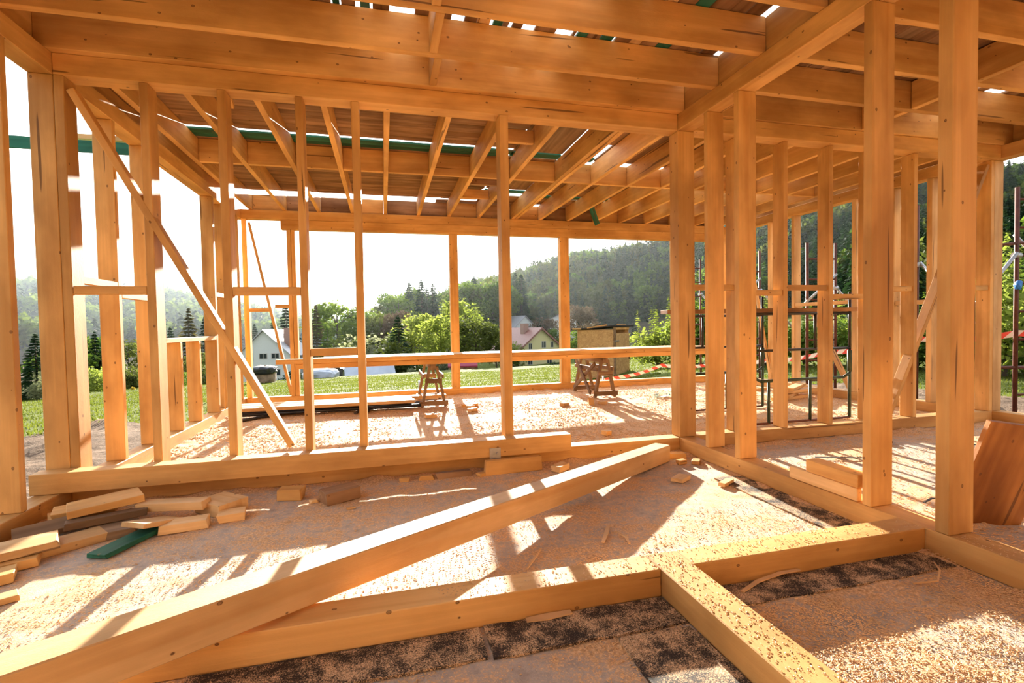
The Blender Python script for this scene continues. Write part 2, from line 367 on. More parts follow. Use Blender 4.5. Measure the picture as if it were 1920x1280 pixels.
top((-2.48, .8, ZB), (XL, 9.41, ZT), 'top plate over the left outer wall')
top((XL+.002, YA, ZB), (XR-.002, 4.61, ZT), 'top plate over the studs of the middle partition')
top((XR, 1.2, ZB), (3.055, 4.61, ZT), 'top plate running diagonally overhead to the right posts')
top((3.057, YA-.03, ZB), (XO-.002, 4.59, ZT), 'top plate over the studs behind the right posts')
top((-2.48, YB+.002, ZB), (7.45, 9.57, ZT), 'top plate of the back wall above the long opening')
top((XO, 2.2, ZB), (7.45, 9.408, ZT), 'top plate over the far right outer wall')
timber('window_header', (-1.69, YB+.004, 3.05), (7.28, 9.55, ZB-.003), PINE, 'header beam hung under the back wall top plate', 'ceiling beam')
timber('raised_beam', (-2.50, 4.30, ZS+.002), (1.655, YA-.003, .29), PINE, 'thick split beam lying along the foot of the middle studs', 'floor beam')

def stud(lo, hi, lab, m=PINE, grp=None): return timber('wall_stud', lo, hi, m, lab, 'stud', grp)
# middle partition
A = []
for (x0, x1, lab) in ((XL+.003, -2.252, 'narrow stud in the left corner of the middle partition'), (-1.768, -1.708, 'stud crossed high up by the long diagonal brace'),
        (-1.235, -1.172, 'grooved stud crossed at mid height by the long brace'), (-.66, -.60, 'stud with a dark ringed knot right of the brace foot'),
        (-.222, -.158, 'stud right of the short low crosspiece'), (1.062, 1.142, 'lone stud in the middle of the partition near the right')):
    A.append(stud((x0, YA+.001, ZS+.002), (x1, 4.607, ZB-.002), lab))
brace = bar('diagonal_brace', (-2.215, YA+.048, 3.12), (-.765, YA+.048, .33), .10, .052, PINE, up=(1, 0, .5), label='long diagonal brace from the top left corner down to the raised beam', cat='brace')
for o in A[1:3]:
    md = o.modifiers.new('notch', 'BOOLEAN'); md.operation = 'DIFFERENCE'; md.object = brace; md.solver = 'EXACT'
def nog(lo, hi, lab): return timber('noggin', lo, hi, PINE, lab, 'crosspiece')
nog((-2.25, YA+.003, 1.595), (-1.77, 4.50, 1.66), 'crosspiece between the corner stud and the first braced stud')
nog((-1.17, YA+.003, 1.59), (-.662, 4.56, 1.655), 'crosspiece at shoulder height right of the grooved stud')
nog((-.598, YA+.003, 1.075), (-.224, 4.50, 1.14), 'short low crosspiece in front of the long planks')
# right partition, continuing the same line
for i, (x0, lab) in enumerate(((3.575, 'brown-stained stud hidden between the two nearer right posts'), (4.178, 'stud behind the left end of the black trestle'), (4.782, 'stud in front of the right part of the black trestle'),
        (5.362, 'narrow stud just left of the big knotted post'), (6.0, 'stud behind the wide diagonal brace'), (6.615, 'stud just left of the nearest right post'), (7.225, 'corner stud at the far right end of the partition'))):
    stud((x0, 4.475, ZS+.002), (x0+.056, 4.632, ZB-.002), lab)
for x0, x1, z0, lab in ((3.062, 3.573, 1.63, 'crosspiece right of the corner post'), (3.633, 4.176, 1.575, 'crosspiece beside the third right post'), (4.236, 4.78, 1.63, 'crosspiece above the trestle between two studs'),
        (4.84, 5.36, 1.53, 'lower crosspiece at the right end of the trestle'), (5.42, 5.998, 1.62, 'crosspiece right of the knotted post'), (6.67, 7.223, 1.63, 'crosspiece beside the far right corner stud')):
    nog((x0, 4.49, z0), (x1, 4.54, z0+.06), lab)
b2_ = bar('diagonal_brace', (7.19, 4.535, 3.16), (5.66, 4.535, .16), .11, .05, PINE, up=(-1, 0, .5), label='wide rough diagonal brace in the right partition', cat='brace')
for o in [q for q in bpy.data.objects if q.get('label') in ('stud behind the wide diagonal brace', 'stud just left of the nearest right post')]:
    md = o.modifiers.new('notch', 'BOOLEAN'); md.operation = 'DIFFERENCE'; md.object = b2_; md.solver = 'EXACT'
# right partition posts
def post(lo, hi, lab): return timber('wall_post', lo, hi, PINE, lab, 'post')
post((XR+.001, YA+.003, ZS+.002), (3.072, 4.605, ZB-.002), 'thick corner post where the two partitions meet')
post((XR+.001, 3.985, ZS+.002), (3.06, 4.037, ZB-.002), 'post just right of the corner post')
post((XR+.001, 3.572, ZS+.002), (3.06, 3.635, ZB-.002), 'stained post third from the middle partition')
post((XR+.001, 2.402, ZS+.002), (3.06, 2.462, ZB-.002), 'big post with a ringed knot beside the stacked offcuts')
post((XR+.001, 1.962, ZS+.002), (3.065, 2.035, ZB-.002), 'nearest and widest post at the right')
# left outer wall
LP = lambda y, y1, lab, z1=ZB-.002: timber('wall_post', (-2.475, y, ZS+.002), (XL-.001, y1, z1), PINE, lab, 'post')
LP(3.915, 3.972, 'nearest post at the left edge of the picture')
LP(4.448, 4.507, 'broad stained post in the left corner')
LP(5.272, 5.33, 'left wall post behind the corner stud')
LP(5.945, 6.0, 'left wall post glimpsed before the first braced stud')
LP(6.635, 6.695, 'short sill post nearest to the viewer under the left window board', 1.175)
LP(7.25, 7.31, 'short middle post under the left window board', 1.175)
LP(7.955, 8.03, 'full height post at the end of the left window board')
LP(8.42, 8.48, 'slim left wall post behind the grooved stud')
LP(9.2, 9.26, 'left wall post next to the back left corner')
timber('window_board', (-2.475, 6.08, 1.178), (XL, 7.95, 1.23), PALE, 'pale window board resting on two short posts', 'board')
for y0, y1, z, lab in ((4.51, 5.27, 1.70, 'crosspiece in the left wall next to the corner'), (5.335, 5.94, 1.62, 'crosspiece between two left wall posts'), (8.035, 8.415, 1.80, 'short lit crosspiece behind the long brace'), (8.485, 9.195, 1.71, 'small crosspiece near the back left corner')):
    nog((-2.37, y0, z), (XL-.002, y1, z+.06), lab)
bar('lath', (-2.18, 7.86, 1.25), (-2.30, 8.17, .15), .02, .045, PALE, label='thin pale lath leaning in the left window bay', cat='lath')
# back wall
BP = lambda x0, x1, lab, z1=3.048: timber('wall_post', (x0, YB+.004, ZS+.002), (x1, 9.55, z1), PINE, lab, 'post')
BP(-2.31, -2.23, 'post in the back left corner of the frame', ZB-.002)
BP(-1.60, -1.535, 'left half of the double post in the back wall'); BP(-1.53, -1.465, 'right half of the double post in the back wall')
BP(1.235, 1.39, 'back wall post behind the nearer sawhorse'); BP(3.44, 3.63, 'back wall post left of the crossed sawhorse')
BP(5.98, 6.13, 'back wall post hidden behind the corner post'); BP(7.14, 7.28, 'back wall post in the far right corner')
bar('diagonal_brace', (-2.19, YB+.05, 3.15), (-1.60, YB+.05, .15), .09, .045, PINE, up=(1, 0, .3), label='slim diagonal brace in the back left corner', cat='brace')
nog((-2.228, YB+.006, 1.62), (-1.90, 9.46, 1.68), 'crosspiece left of the slim back brace'); nog((-1.82, YB+.006, 1.685), (-1.602, 9.46, 1.745), 'crosspiece right of the slim back brace')
# far right outer wall
for y0, lab in ((5.2, 'outer wall stud seen just left of the nearest right post'), (5.72, 'outer wall stud behind the wide brace'), (6.34, 'outer wall stud right of the black trestle'), (6.98, 'outer wall stud seen through the trestle'),
                (7.56, 'outer wall stud with nail heads above the pile of boards'), (8.14, 'outer wall stud left of the pile of boards'), (8.78, 'outer wall stud nearest the back right corner')):
    timber('wall_stud', (XO+.002, y0, ZS+.002), (7.44, y0+.07, ZB-.002), PALE, lab, 'stud')
timber('wall_post', (XO+.001, 4.48, ZS+.002), (7.44, 4.63, ZB-.002), PALE, 'pale outer corner post beside the scaffold', 'post')
bar('diagonal_brace', (7.34, 7.2, 1.45), (7.34, 6.45, .16), .05, .09, PALE, up=(1, 0, 0), label='short brace in the outer wall beside the boards pile', cat='brace')
bar('diagonal_brace', (7.26, 8.72, 2.9), (7.26, 8.12, .3), .05, .05, PALE, up=(1, 0, 0), label='slim brace in the outer wall next to the back corner', cat='brace')
for y0, y1, z, lab in ((5.28, 5.71, 1.5, 'pale crosspiece in the outer wall behind the wide brace'), (6.42, 6.97, 1.56, 'pale crosspiece in the outer wall beyond the trestle'), (7.06, 7.55, 1.56, 'pale crosspiece in the outer wall above the boards pile')):
    timber('noggin', (7.3, y0, z), (7.38, y1, z+.06), PALE, lab, 'crosspiece')

# ceiling joists of the back room
JX = [-2.19, -1.65, -1.09, -.52, .05, .645, 1.21, 1.78, 2.45, 2.52, 3.01, 3.59, 4.16, 4.73, 5.32, 5.90, 6.48, 7.05]
for i, x in enumerate(JX):
    timber('ceiling_joist', (x, 4.475, ZT+.002), (x+.06, 9.52, ZJ), PINE, f'{ORD[i]} joist from the left over the back room', 'joist', 'joists over the back room')
for i, (a, b2) in enumerate(zip(JX, JX[1:])):
    if b2-a < .1: continue
    timber('blocking', (a+.062, 6.88, ZT+.002), (b2-.002, 6.94, ZJ), PINE, f'blocking in the {ORD[i]} bay from the left of the back room', 'blocking', 'blocking row across the back room')
    timber('rim_blocking', (a+.062, 9.475, ZT+.002), (b2-.002, 9.52, 3.645), OLD if i % 3 else PINE, f'rim blocking in the {ORD[i]} bay above the back wall', 'blocking', 'rim blocking above the back wall')
timber('rim_board', (-2.44, .9, ZT+.002), (-2.395, 9.55, ZJ), PINE, 'rim board standing on the left top plate', 'board')
for i, (lo, hi, lab) in enumerate((((1.275, 5.0, 3.45), (1.775, 5.06, 3.60), 'offcut block wedged between joists nearest the middle partition'), ((1.275, 5.7, 3.45), (1.775, 5.76, 3.60), 'offcut block wedged between joists before the blocking row'),
        ((1.275, 7.5, 3.45), (1.775, 7.56, 3.60), 'brown offcut block wedged behind the blocking row'), ((1.275, 8.3, 3.45), (1.775, 8.36, 3.60), 'last offcut block wedged near the back wall'))):
    timber('offcut_block', lo, hi, OLD if i == 2 else PINE, lab, 'blocking')
# joists over the near room and the right room run the other way
for y, a, lab in ((4.38, -1, 'lowest visible face joist above the middle partition'), (3.865, -1, 'second joist overhead in the near room'), (3.30, -1, 'third joist overhead in the near room'), (2.74, -1, 'joist nearest the viewer over the near room'), (2.18, -1, 'joist above the viewer in the near room')):
    timber('ceiling_joist', (-2.393, y, ZT+.002), (2.92, y+(.09 if y > 4 else .06), ZJ), PINE, lab, 'joist')
for y, lab in ((4.39, 'joist on the top plate of the right partition'), (3.86, 'second joist overhead in the right room'), (3.30, 'third joist overhead in the right room'), (2.72, 'joist nearest the viewer over the right room'), (2.16, 'joist above the right edge of the right room')):
    timber('ceiling_joist', (2.985, y, ZT+.002), (7.44, y+.06, ZJ), PINE, lab, 'joist')
timber('rim_board', (2.923, 1.3, ZT+.002), (2.982, 4.44, ZJ), PINE, 'rim board standing on the top plate over the right posts', 'board')
for x, y0, y1, lab in ((.43, 3.93, 4.375, 'noggin between the first two overhead joists'), (.385, 3.365, 3.86, 'noggin between the second and third overhead joists'), (.35, 2.805, 3.295, 'noggin at the top edge of the near room'),
        (5.12, 3.365, 3.855, 'noggin between joists in the right room behind the big post'), (5.10, 2.785, 3.295, 'noggin between the nearer joists of the right room'), (5.12, 3.925, 4.385, 'noggin above the right partition'), (5.1, 2.225, 2.715, 'noggin close to the viewer in the right room')):
    timber('joist_noggin', (x, y0, ZT+.004), (x+.062, y1, ZJ-.01), PINE, lab, 'blocking')
bar('leaning_rafter_offcut', (-1.36, 4.9, 3.68), (-1.36, 5.25, 3.40), .10, .05, PINE, label='short sloping offcut beside the second joist from the left', cat='offcut')

timber('rim_board', (7.445, .9, ZT+.002), (7.49, 9.55, ZJ), PINE, 'rim board standing on the far right top plate', 'board')
# loose roof boards on top of the joists
def deck(lo, hi, m, lab, cat='roof board', grp=None): return timber('roof_board', lo, hi, m, lab, cat, grp, bev=.003)
y = 4.50; k = 0
while y < 9.2:                                       # boards across the back room
    w = min(random.uniform(.105, .15), 9.352-y)
    if 6.46 < y < 6.6: y = 6.575; k += 0
    if y+w > 6.50 and y < 6.46: w = 6.50-y
    x1 = 1.70 if y > 6.6 else (1.26 if y < 5.1 else 1.74)
    green = 6.55 < y < 6.72
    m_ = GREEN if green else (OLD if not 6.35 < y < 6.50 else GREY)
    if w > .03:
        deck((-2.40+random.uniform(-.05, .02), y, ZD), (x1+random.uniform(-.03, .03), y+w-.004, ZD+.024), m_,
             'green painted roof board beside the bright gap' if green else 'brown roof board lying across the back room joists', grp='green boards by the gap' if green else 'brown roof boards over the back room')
    y += w
    if y > 9.26: break
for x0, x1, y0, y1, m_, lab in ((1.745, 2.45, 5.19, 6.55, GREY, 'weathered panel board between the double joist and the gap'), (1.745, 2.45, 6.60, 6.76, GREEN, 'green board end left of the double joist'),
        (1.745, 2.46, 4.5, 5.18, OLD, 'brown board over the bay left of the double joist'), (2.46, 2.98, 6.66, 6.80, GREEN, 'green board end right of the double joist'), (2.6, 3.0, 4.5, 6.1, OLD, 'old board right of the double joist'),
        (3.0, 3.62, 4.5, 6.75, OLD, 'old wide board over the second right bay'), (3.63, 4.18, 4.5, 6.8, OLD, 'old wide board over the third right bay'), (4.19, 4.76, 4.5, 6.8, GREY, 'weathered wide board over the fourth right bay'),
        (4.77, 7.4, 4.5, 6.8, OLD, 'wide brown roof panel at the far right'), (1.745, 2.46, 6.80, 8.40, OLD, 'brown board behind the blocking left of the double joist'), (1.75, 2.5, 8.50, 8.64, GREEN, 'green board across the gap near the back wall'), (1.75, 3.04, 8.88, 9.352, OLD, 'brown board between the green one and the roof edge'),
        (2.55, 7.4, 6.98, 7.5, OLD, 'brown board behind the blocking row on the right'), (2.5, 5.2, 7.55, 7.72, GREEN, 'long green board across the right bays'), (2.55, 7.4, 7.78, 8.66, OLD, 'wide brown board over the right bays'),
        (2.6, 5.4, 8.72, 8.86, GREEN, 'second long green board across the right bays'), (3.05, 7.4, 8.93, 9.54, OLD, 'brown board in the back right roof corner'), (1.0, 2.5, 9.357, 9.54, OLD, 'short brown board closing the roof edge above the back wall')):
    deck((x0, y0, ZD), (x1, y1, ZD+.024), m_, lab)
xx = -2.40; i = 0                                    # boards over the near room run away from the viewer
spec = [(-2.4, -.31, OLD, 0), (-.30, -.25, GREEN, .0), (-.24, -.14, OLD, 0), (-.11, -.04, GREEN, .06), (-.02, .10, OLD, .0), (.285, .40, OLD, 0), (.40, .56, OLD, 0), (.66, .755, OLD, .0), (.758, .86, PALE, 0), (.885, .96, GREEN, 0), (.97, 1.03, OLD, .05), (1.04, 1.12, OLD, 0),
        (1.225, 1.40, OLD, 0), (1.545, 1.57, OLD, 0), (1.585, 1.67, GREEN, 0), (1.672, 1.785, OLD, .0), (1.79, 1.9, GREEN, 0), (1.92, 2.05, OLD, 0), (2.052, 2.155, PALE, 0), (2.157, 2.3, OLD, 0), (2.302, 2.43, GREEN, 0), (2.432, 2.6, OLD, 0), (2.602, 2.735, OLD, .0), (2.74, 2.88, OLD, 0)]
k = 0
for x0, x1, m_, dz in spec:
    n_ = max(1, round((x1-x0)/.14)); w = (x1-x0)/n_
    for q in range(n_):
        nm = {OLD.name: 'brown', GREEN.name: 'green', PALE.name: 'pale'}[m_.name]
        deck((x0+q*w, -1.4+random.uniform(-.2, .2), ZD+dz), (x0+(q+1)*w-.0006, 4.49, ZD+.024+dz), m_, f'{nm} roof board running away overhead in the near room', grp=f'{nm} roof boards over the near room')  # stretch behind the viewer is unseen, added to shade the near floor
        k += 1
for x0 in (-1.9, .9, 2.3):                           # battens that carry the raised boards
    deck((x0-.9, 3.00, ZD+.026), (x0+1.1 if x0 < 2 else 2.9, 3.05, ZD+.05), PALE, 'thin batten above the brown near room roof boards', grp='battens above the near room boards') if x0 < -1 else None
x = 3.0
while x < 7.5:
    if not (5.85 < x < 6.3):
        deck((x, -1.4+random.uniform(-.2, .2), ZD), (x+.1695, 4.49, ZD+.024), OLD if random.random() > .2 else GREY, 'dark roof board overhead in the right room', grp='dark roof boards over the right room')  # likewise carried back out of view to dim the foreground
    x += .17
deck((6.0, -1.4, ZD), (6.13, 4.46, ZD+.024), OLD, 'lone dark board between two bright roof gaps')
for i, (px_x, z, lab) in enumerate(((.06, 3.36, 'green strip hanging down from the roof in the middle'),)):
    bar('hanging_strip', (.04, 9.0, 3.64), (.04, 9.0, 3.17), .02, .05, GREEN, label=lab, cat='strip')
bar('hanging_board', (3.75, 8.6, 3.5), (3.95, 8.75, 3.18), .10, .02, GREEN, up=(0, 1, .3), label='green board end dangling under the right joists', cat='board')
timber('eaves_batten', (-3.6, 7.02, 3.60), (-2.47, 7.1, 3.66), PALE, 'pale eaves batten outside the left wall', 'board')
bar('eaves_board', (-6.2, 7.0, 3.52), (-2.47, 7.0, 3.50), .03, .14, GREEN, label='green eaves board projecting outside the left wall', cat='board')

# ------------------------------------------------------------------ the big loose beam
A0 = Vector((2.575, 4.132, 0.002)); azb, tib = .5914, math.asin(.0430)
d = Vector((-math.cos(azb)*math.cos(tib), -math.sin(azb)*math.cos(tib), math.sin(tib))); nn = Vector((-math.sin(azb), math.cos(azb), 0))
u = nn.cross(d); u = u if u.z > 0 else -u
c0 = A0 + u*.076 + nn*.076
bar('loose_beam', c0, c0+d*5.3, .152, .152, PALE, label='big loose square beam lying diagonally across the foreground', cat='beam', bev=.005)

# ------------------------------------------------------------------ sawhorses
def P4(root, A, B, w, h, nm, up=(0, 0, 1)): return bar(nm, A, B, w, h, GREY, up=up, parent=root, bev=.003)
def sawhorse(loc, rz, lab, braces):
    r = empty('sawhorse', loc, rz); tag(r, lab, 'sawhorse', None)
    P4(r, (0, -.05, .66), (0, 1.0, .66), .09, .10, 'top_beam')
    for y in (0, .95):
        for s in (-1, 1):
            P4(r, (s*.19, y, .0), (s*.055, y, .66), .045, .07, 'leg', up=(0, 1, 0))
        P4(r, (-.23, y-.05, .07), (.23, y-.05, .07), .025, .08, 'low_rail'); P4(r, (-.135, y-.045, .43), (.135, y-.045, .43), .025, .075, 'upper_rail')
    for s in (-1, 1): P4(r, (s*.155, -.04, .50), (s*.155, 1.0, .50), .025, .07, 'side_rail')
    if braces:
        P4(r, (-.26, .03, .08), (-.19, .88, .62), .03, .08, 'side_brace'); P4(r, (-.23, .9, .08), (-.16, .05, .6), .03, .07, 'side_brace')
    return r
sawhorse((.76, 8.15, .004), 0, 'old weathered sawhorse seen end-on under the long planks', False)
sawhorse((3.79, 8.17, .004), 0, 'old crossed-brace sawhorse under the right end of the planks', True)
# long planks across them
bar('long_plank', (-1.30, 8.14, .745), (6.1, 8.18, .745), .16, .075, PINE, label='lower front plank resting on both sawhorses', cat='plank')
bar('long_plank', (-1.57, 8.10, .822), (5.9, 8.16, .822), .15, .070, PINE, label='upper front plank with end sticking out on the left', cat='plank')
for i, yy in enumerate((8.32, 8.49, 8.66)):
    bar('long_plank', (-1.1+i*.1, yy, .745), (6.1-i*.1, yy+.03, .745), .155, .075, PINE, label=f'lower plank, {ORD[i]} behind the front one on the sawhorses', cat='plank')
    bar('long_plank', (-1.2+i*.25, yy-.02, .822), (6.0-i*.15, yy+.03, .822), .15, .070, PALE, label=f'upper plank, {ORD[i]} behind the front one on the sawhorses', cat='plank')
# planks on the floor
for i, (x0, x1, y0, z, lab) in enumerate(((-2.15, .45, 8.02, .10, 'front plank of the low stack on the floor at the left'), (-2.2, .42, 8.22, .10, 'middle plank of the low stack on the floor'), (-2.2, 1.0, 8.43, .10, 'rear plank of the low stack on the floor'), (-2.2, .9, 8.8, .04, 'plank lying flat behind the low stack'))):
    bar('floor_plank', (x0, y0+.09, z+.03), (x1, y0+.10, z+.03), .17, .05, PALE, label=lab, cat='plank')
for i, (a, b2, lab) in enumerate((((-2.2, 8.06, .055), (.55, 8.1, .055), 'front black pipe under the low plank stack'), ((-2.1, 8.2, .055), (.62, 8.22, .055), 'second black pipe under the low plank stack'), ((-1.9, 8.36, .055), (.6, 8.36, .055), 'third black pipe under the low plank stack'),
        ((-2.0, 7.72, .03), (-1.5, 8.28, .03), 'black tube end sticking out at the left of the stack'), ((-.45, 7.85, .025), (-.35, 8.3, .025), 'short black tube stub under the stack middle'), ((-.3, 7.86, .025), (-.2, 8.3, .025), 'second short black tube stub beside the first'))):
    bm = bmesh.new(); tube(bm, a, b2, .026 if i < 3 else .022, 12); tag(meshobj('black_pipe', bm, DARKPIPE), lab, 'pipe')

# ------------------------------------------------------------------ scrap wood in the left foreground
def scrap(x, y, z, L, w, h, rz, m, lab, tilt=0, roll=0, nm='wood_offcut'):
    me = beam_mesh(nm, L, w, h, m, .003, .006); o = link(bpy.data.objects.new(nm, me)); o.location = (x, y, z+h/2+.004)
    o.rotation_euler = (math.radians(roll), math.radians(tilt), math.radians(rz)); return tag(o, lab, 'offcut')
R = math.radians
scrap(-2.08, 4.1, 0.01, 0.34, 0.22, 0.05, 30, PINE, 'board offcut partly under the stack beside the left sill')
scrap(-2.04, 4.06, 0.062, 0.34, 0.2, 0.045, 24, PINE, 'second board of the stack beside the left sill')
scrap(-1.88, 3.98, 0.112, 0.4, 0.25, 0.05, 27, PINE, 'wide board offcut on top of the left stack', tilt=-3)
scrap(-1.8, 3.82, 0.055, 0.42, 0.09, 0.045, 24, GREY, 'grey edged board under the top board')
scrap(-2.1, 3.8, 0.03, 0.36, 0.1, 0.05, 40, GREY, 'dark brown board leaning against the left sill', roll=30)
scrap(-1.72, 3.72, 0, 0.24, 0.2, 0.05, 20, GREY, 'dark brown block behind the green board')
scrap(-1.56, 3.52, 0, 0.4, 0.13, 0.03, 68, GREEN, 'green painted board end lying on the floor', tilt=0)
scrap(-1.48, 3.7, 0.045, 0.3, 0.18, 0.03, 62, PALE, 'pale square offcut leaning over the green board', tilt=14)
scrap(-1.45, 3.93, 0.065, 0.44, 0.12, 0.055, -10, PALE, 'slant-cut offcut lying across the others')
scrap(-1.3, 3.68, 0, 0.28, 0.12, 0.06, 10, PALE, 'long pale block lying right of the green board')
scrap(-1.17, 3.98, 0, 0.28, 0.22, 0.09, -42, PALE, 'chunky wedge-cut offcut near the raised beam')
scrap(-1.05, 3.78, 0, 0.16, 0.13, 0.055, 10, PALE, 'small split cube of wood beside the wedge offcut')
scrap(-1.93, 3.56, 0, 0.42, 0.18, 0.05, 38, PALE, 'offcut with blue pencil marks near the left edge')
scrap(-2.08, 3.42, 0.055, 0.38, 0.22, 0.045, 30, PALE, 'lit board offcut at the left picture edge')
scrap(-2.1, 3.36, 0, 0.34, 0.22, 0.05, 24, PINE, 'board underneath the lit offcut at the left edge')
scrap(-2.03, 3.16, 0, 0.2, 0.14, 0.05, 30, PINE, 'brown block at the left picture edge')
scrap(-1.85, 2.92, 0, 0.16, 0.09, 0.03, 28, PALE, 'small sunlit chip of board at the left edge')
scrap(-0.72, 4.1, 0, 0.17, 0.11, 0.085, -12, PINE, 'small trapezoid block in front of the raised beam')
scrap(-0.36, 3.97, 0, 0.26, 0.17, 0.09, 28, OLD, 'brown block with a bright sunlit stripe')
scrap(-0.54, 3.95, 0, 0.05, 0.04, 0.025, 20, PALE, 'tiny cube offcut between the two brown blocks')
scrap(-.26, 3.74, .0, .06, .03, .012, 10, PALE, 'tiny chip on the floor before the brown block')
scrap(1.08, 4.24, .0, .52, .05, .128, 3, PINE, 'upright board offcut below the raised beam end')
scrap(.55, 4.27, .0, .30, .06, .05, 4, OLD, 'reddish board piece against the raised beam')
scrap(1.50, 4.18, .0, .16, .10, .05, 38, PALE, 'slant-ended block beside the upright offcut')
scrap(.80, 4.22, .0, .10, .05, .03, 30, PINE, 'small chip at the foot of the metal bracket')
scrap(.32, 4.26, .0, .12, .06, .04, -5, PINE, 'flat chip at the foot of the raised beam')
scrap(.14, 4.27, .0, .08, .05, .03, -15, PINE, 'small block next to the bolt hole')
scrap(2.34, 3.60, .0, .16, .10, .03, 33, PALE, 'split offcut lit by the sun near the corner')
scrap(2.62, 3.40, .0, .16, .06, .03, 28, PALE, 'short offcut in the sunlit sawdust')
scrap(2.68, 4.22, .0, .18, .09, .05, -20, PINE, 'offcut in the corner behind the beam end')
scrap(2.62, 4.02, .0, .08, .05, .04, 10, PINE, 'little block under the loose beam end')
scrap(2.76, 4.0, .0, .12, .07, .03, 50, PINE, 'flat offcut beside the corner sill')
# offcuts stacked on the right sill
bar('wood_offcut', (2.915, 3.05, ZS+.045), (2.915, 2.50, ZS+.045), .04, .085, PALE, label='lower offcut of the pair leaning on the big post', cat='offcut')
bar('wood_offcut', (2.93, 2.88, ZS+.14), (2.93, 2.48, ZS+.14), .11, .085, PINE, label='upper offcut of the pair leaning on the big post', cat='offcut')
ROUGH = wood('rough_orange_board', (.50, .22, .06), (.30, .11, .025), stain=.45)
bar('rough_board', (3.60, 2.26, .01), (3.66, 2.08, .66), .035, .46, ROUGH, up=(1, -.25, 0), label='dark rough board leaning at the right edge of the picture', cat='board')
# long thin shavings and slivers
def sliver(pts, w, lab, m=CHIP):
    bm = bmesh.new(); pr = []
    for i, (x, y, z) in enumerate(pts):
        t = Vector(pts[min(i+1, len(pts)-1)]) - Vector(pts[max(i-1, 0)]); s = Vector((-t.y, t.x, 0)).normalized()*w*(1-.7*abs(i/(len(pts)-1)-.5)); p = Vector((x, y, z))
        pr.append([bm.verts.new(p+s), bm.verts.new(p-s), bm.verts.new(p-s+Vector((0, 0, .006))), bm.verts.new(p+s+Vector((0, 0, .006)))])
    for a, b2 in zip(pr, pr[1:]):
        for q in range(4): bm.faces.new((a[q], a[(q+1) % 4], b2[(q+1) % 4], b2[q]))
    bm.faces.new(pr[0][::-1]); bm.faces.new(pr[-1])
    return tag(meshobj('wood_sliver', bm, m), lab, 'sliver')
sliver([(.57, 2.055, .014), (.66, 2.052, .016), (.78, 2.06, .014)], .022, 'flat sliver lying against the cross sill')
sliver([(1.62, 1.99, .014), (1.75, 2.04, .02), (1.9, 2.06, .03), (2.02, 2.06, .03)], .012, 'long curved sliver right of the stub sill')
sliver([(2.45, 1.82, .016), (2.58, 1.80, .02), (2.68, 1.86, .03), (2.74, 1.93, .03)], .004, 'thin bent shaving in the right foreground corner')
sliver([(1.22, 2.68, .012), (1.30, 2.80, .014), (1.36, 2.90, .012)], .013, 'pointed sliver in the middle of the dusty floor')
sliver([(1.36, 2.62, .012), (1.38, 2.70, .016), (1.36, 2.80, .012)], .008, 'thin sliver beside the pointed one')
sliver([(.70, 2.50, .012), (.78, 2.60, .02), (.84, 2.70, .012)], .006, 'curled shaving beside the cross sill')
sliver([(3.25, 3.45, .014), (3.2, 3.62, .014), (3.17, 3.75, .014)], .004, 'thin white sliver behind the stained post')
sliver([(3.62, 2.62, .012), (3.75, 2.66, .016), (3.92, 2.60, .012)], .008, 'curved dark bark strip on the right room floor', BITUMEN)
sliver([(3.9, 3.80, .012), (4.1, 3.7, .016), (4.35, 3.62, .012)], .012, 'dark strip of foil near the right partition', BITUMEN)
sliver([(5.6, 3.7, .012), (5.8, 3.66, .016), (6.1, 3.72, .012)], .014, 'ragged dark strip of foil further right', BITUMEN)
bm = bmesh.new(); bmesh.ops.create_icosphere(bm, subdivisions=2, radius=.07)
for v in bm.verts: v.co *= 1+.4*noise.noise(v.co*20); v.co.z *= .35
o = meshobj('bitumen_lump', bm, BITUMEN); o.location = (5.05, 4.05, .025); tag(o, 'black bitumen lump on the right room floor', 'lump')
# metal angle bracket on the raised beam
r = empty('angle_bracket', (.93, 4.297, .10)); tag(r, 'small steel angle bracket screwed to the raised beam', 'bracket')
bm = bmesh.new(); abox(bm, (-.05, -.005, .0), (.05, .0, .12)); abox(bm, (-.05, -.06, -.03), (.05, -.0, -.025)); meshobj('plate', bm, STEEL, r)
bm = bmesh.new(); tube(bm, (.022, -.016, .07), (.022, -.005, .07), .014, 6); tube(bm, (-.02, -.016, .03), (-.02, -.005, .03), .01, 6); meshobj('bolt', bm, STEEL, r)
# offcuts around the back room
rs = random.Random(3)
for i, (x, y, L, rz, lab) in enumerate(((1.32, 7.98, .26, 5, 'flat block on the back room floor right of the sawhorse'), (1.30, 7.80, .12, 30, 'small wedge before the flat block'), (2.78, 7.5, .14, 25, 'reddish offcut half buried in sawdust'), (3.22, 7.46, .16, 75, 'pointed offcut left of the crossed sawhorse'),
        (3.42, 7.44, .12, 10, 'small offcut beside the pointed one'), (5.35, 8.2, .18, 10, 'block lying right of the crossed sawhorse'), (5.7, 8.5, .24, 15, 'flat offcut before the back right sill'), (6.0, 8.1, .3, 35, 'offcut at the edge of the right heap'), (6.3, 8.35, .28, 110, 'offcut on the right heap behind the corner post'),
        (6.6, 8.2, .3, 60, 'pale offcut in the middle of the right heap'), (6.5, 8.6, .35, 20, 'offcut at the back of the right heap'), (6.85, 7.9, .35, 10, 'block beside the right heap seen through the trestle'), (-.42, 5.1, .10, 15, 'small cube standing near the middle partition'), (1.28, 7.5, .14, 40, 'chip before the back posts'),
        (.62, 7.2, .16, 0, 'flat chip in the sunlit sawdust'), (2.5, 5.35, .08, 20, 'tiny block in the sunlit back room sawdust'))):
    scrap(x, y, .0, L, .09, .05 if i != 3 else .06, rz, PALE if i % 3 else PINE, lab, tilt=-35 if i == 3 else 0)
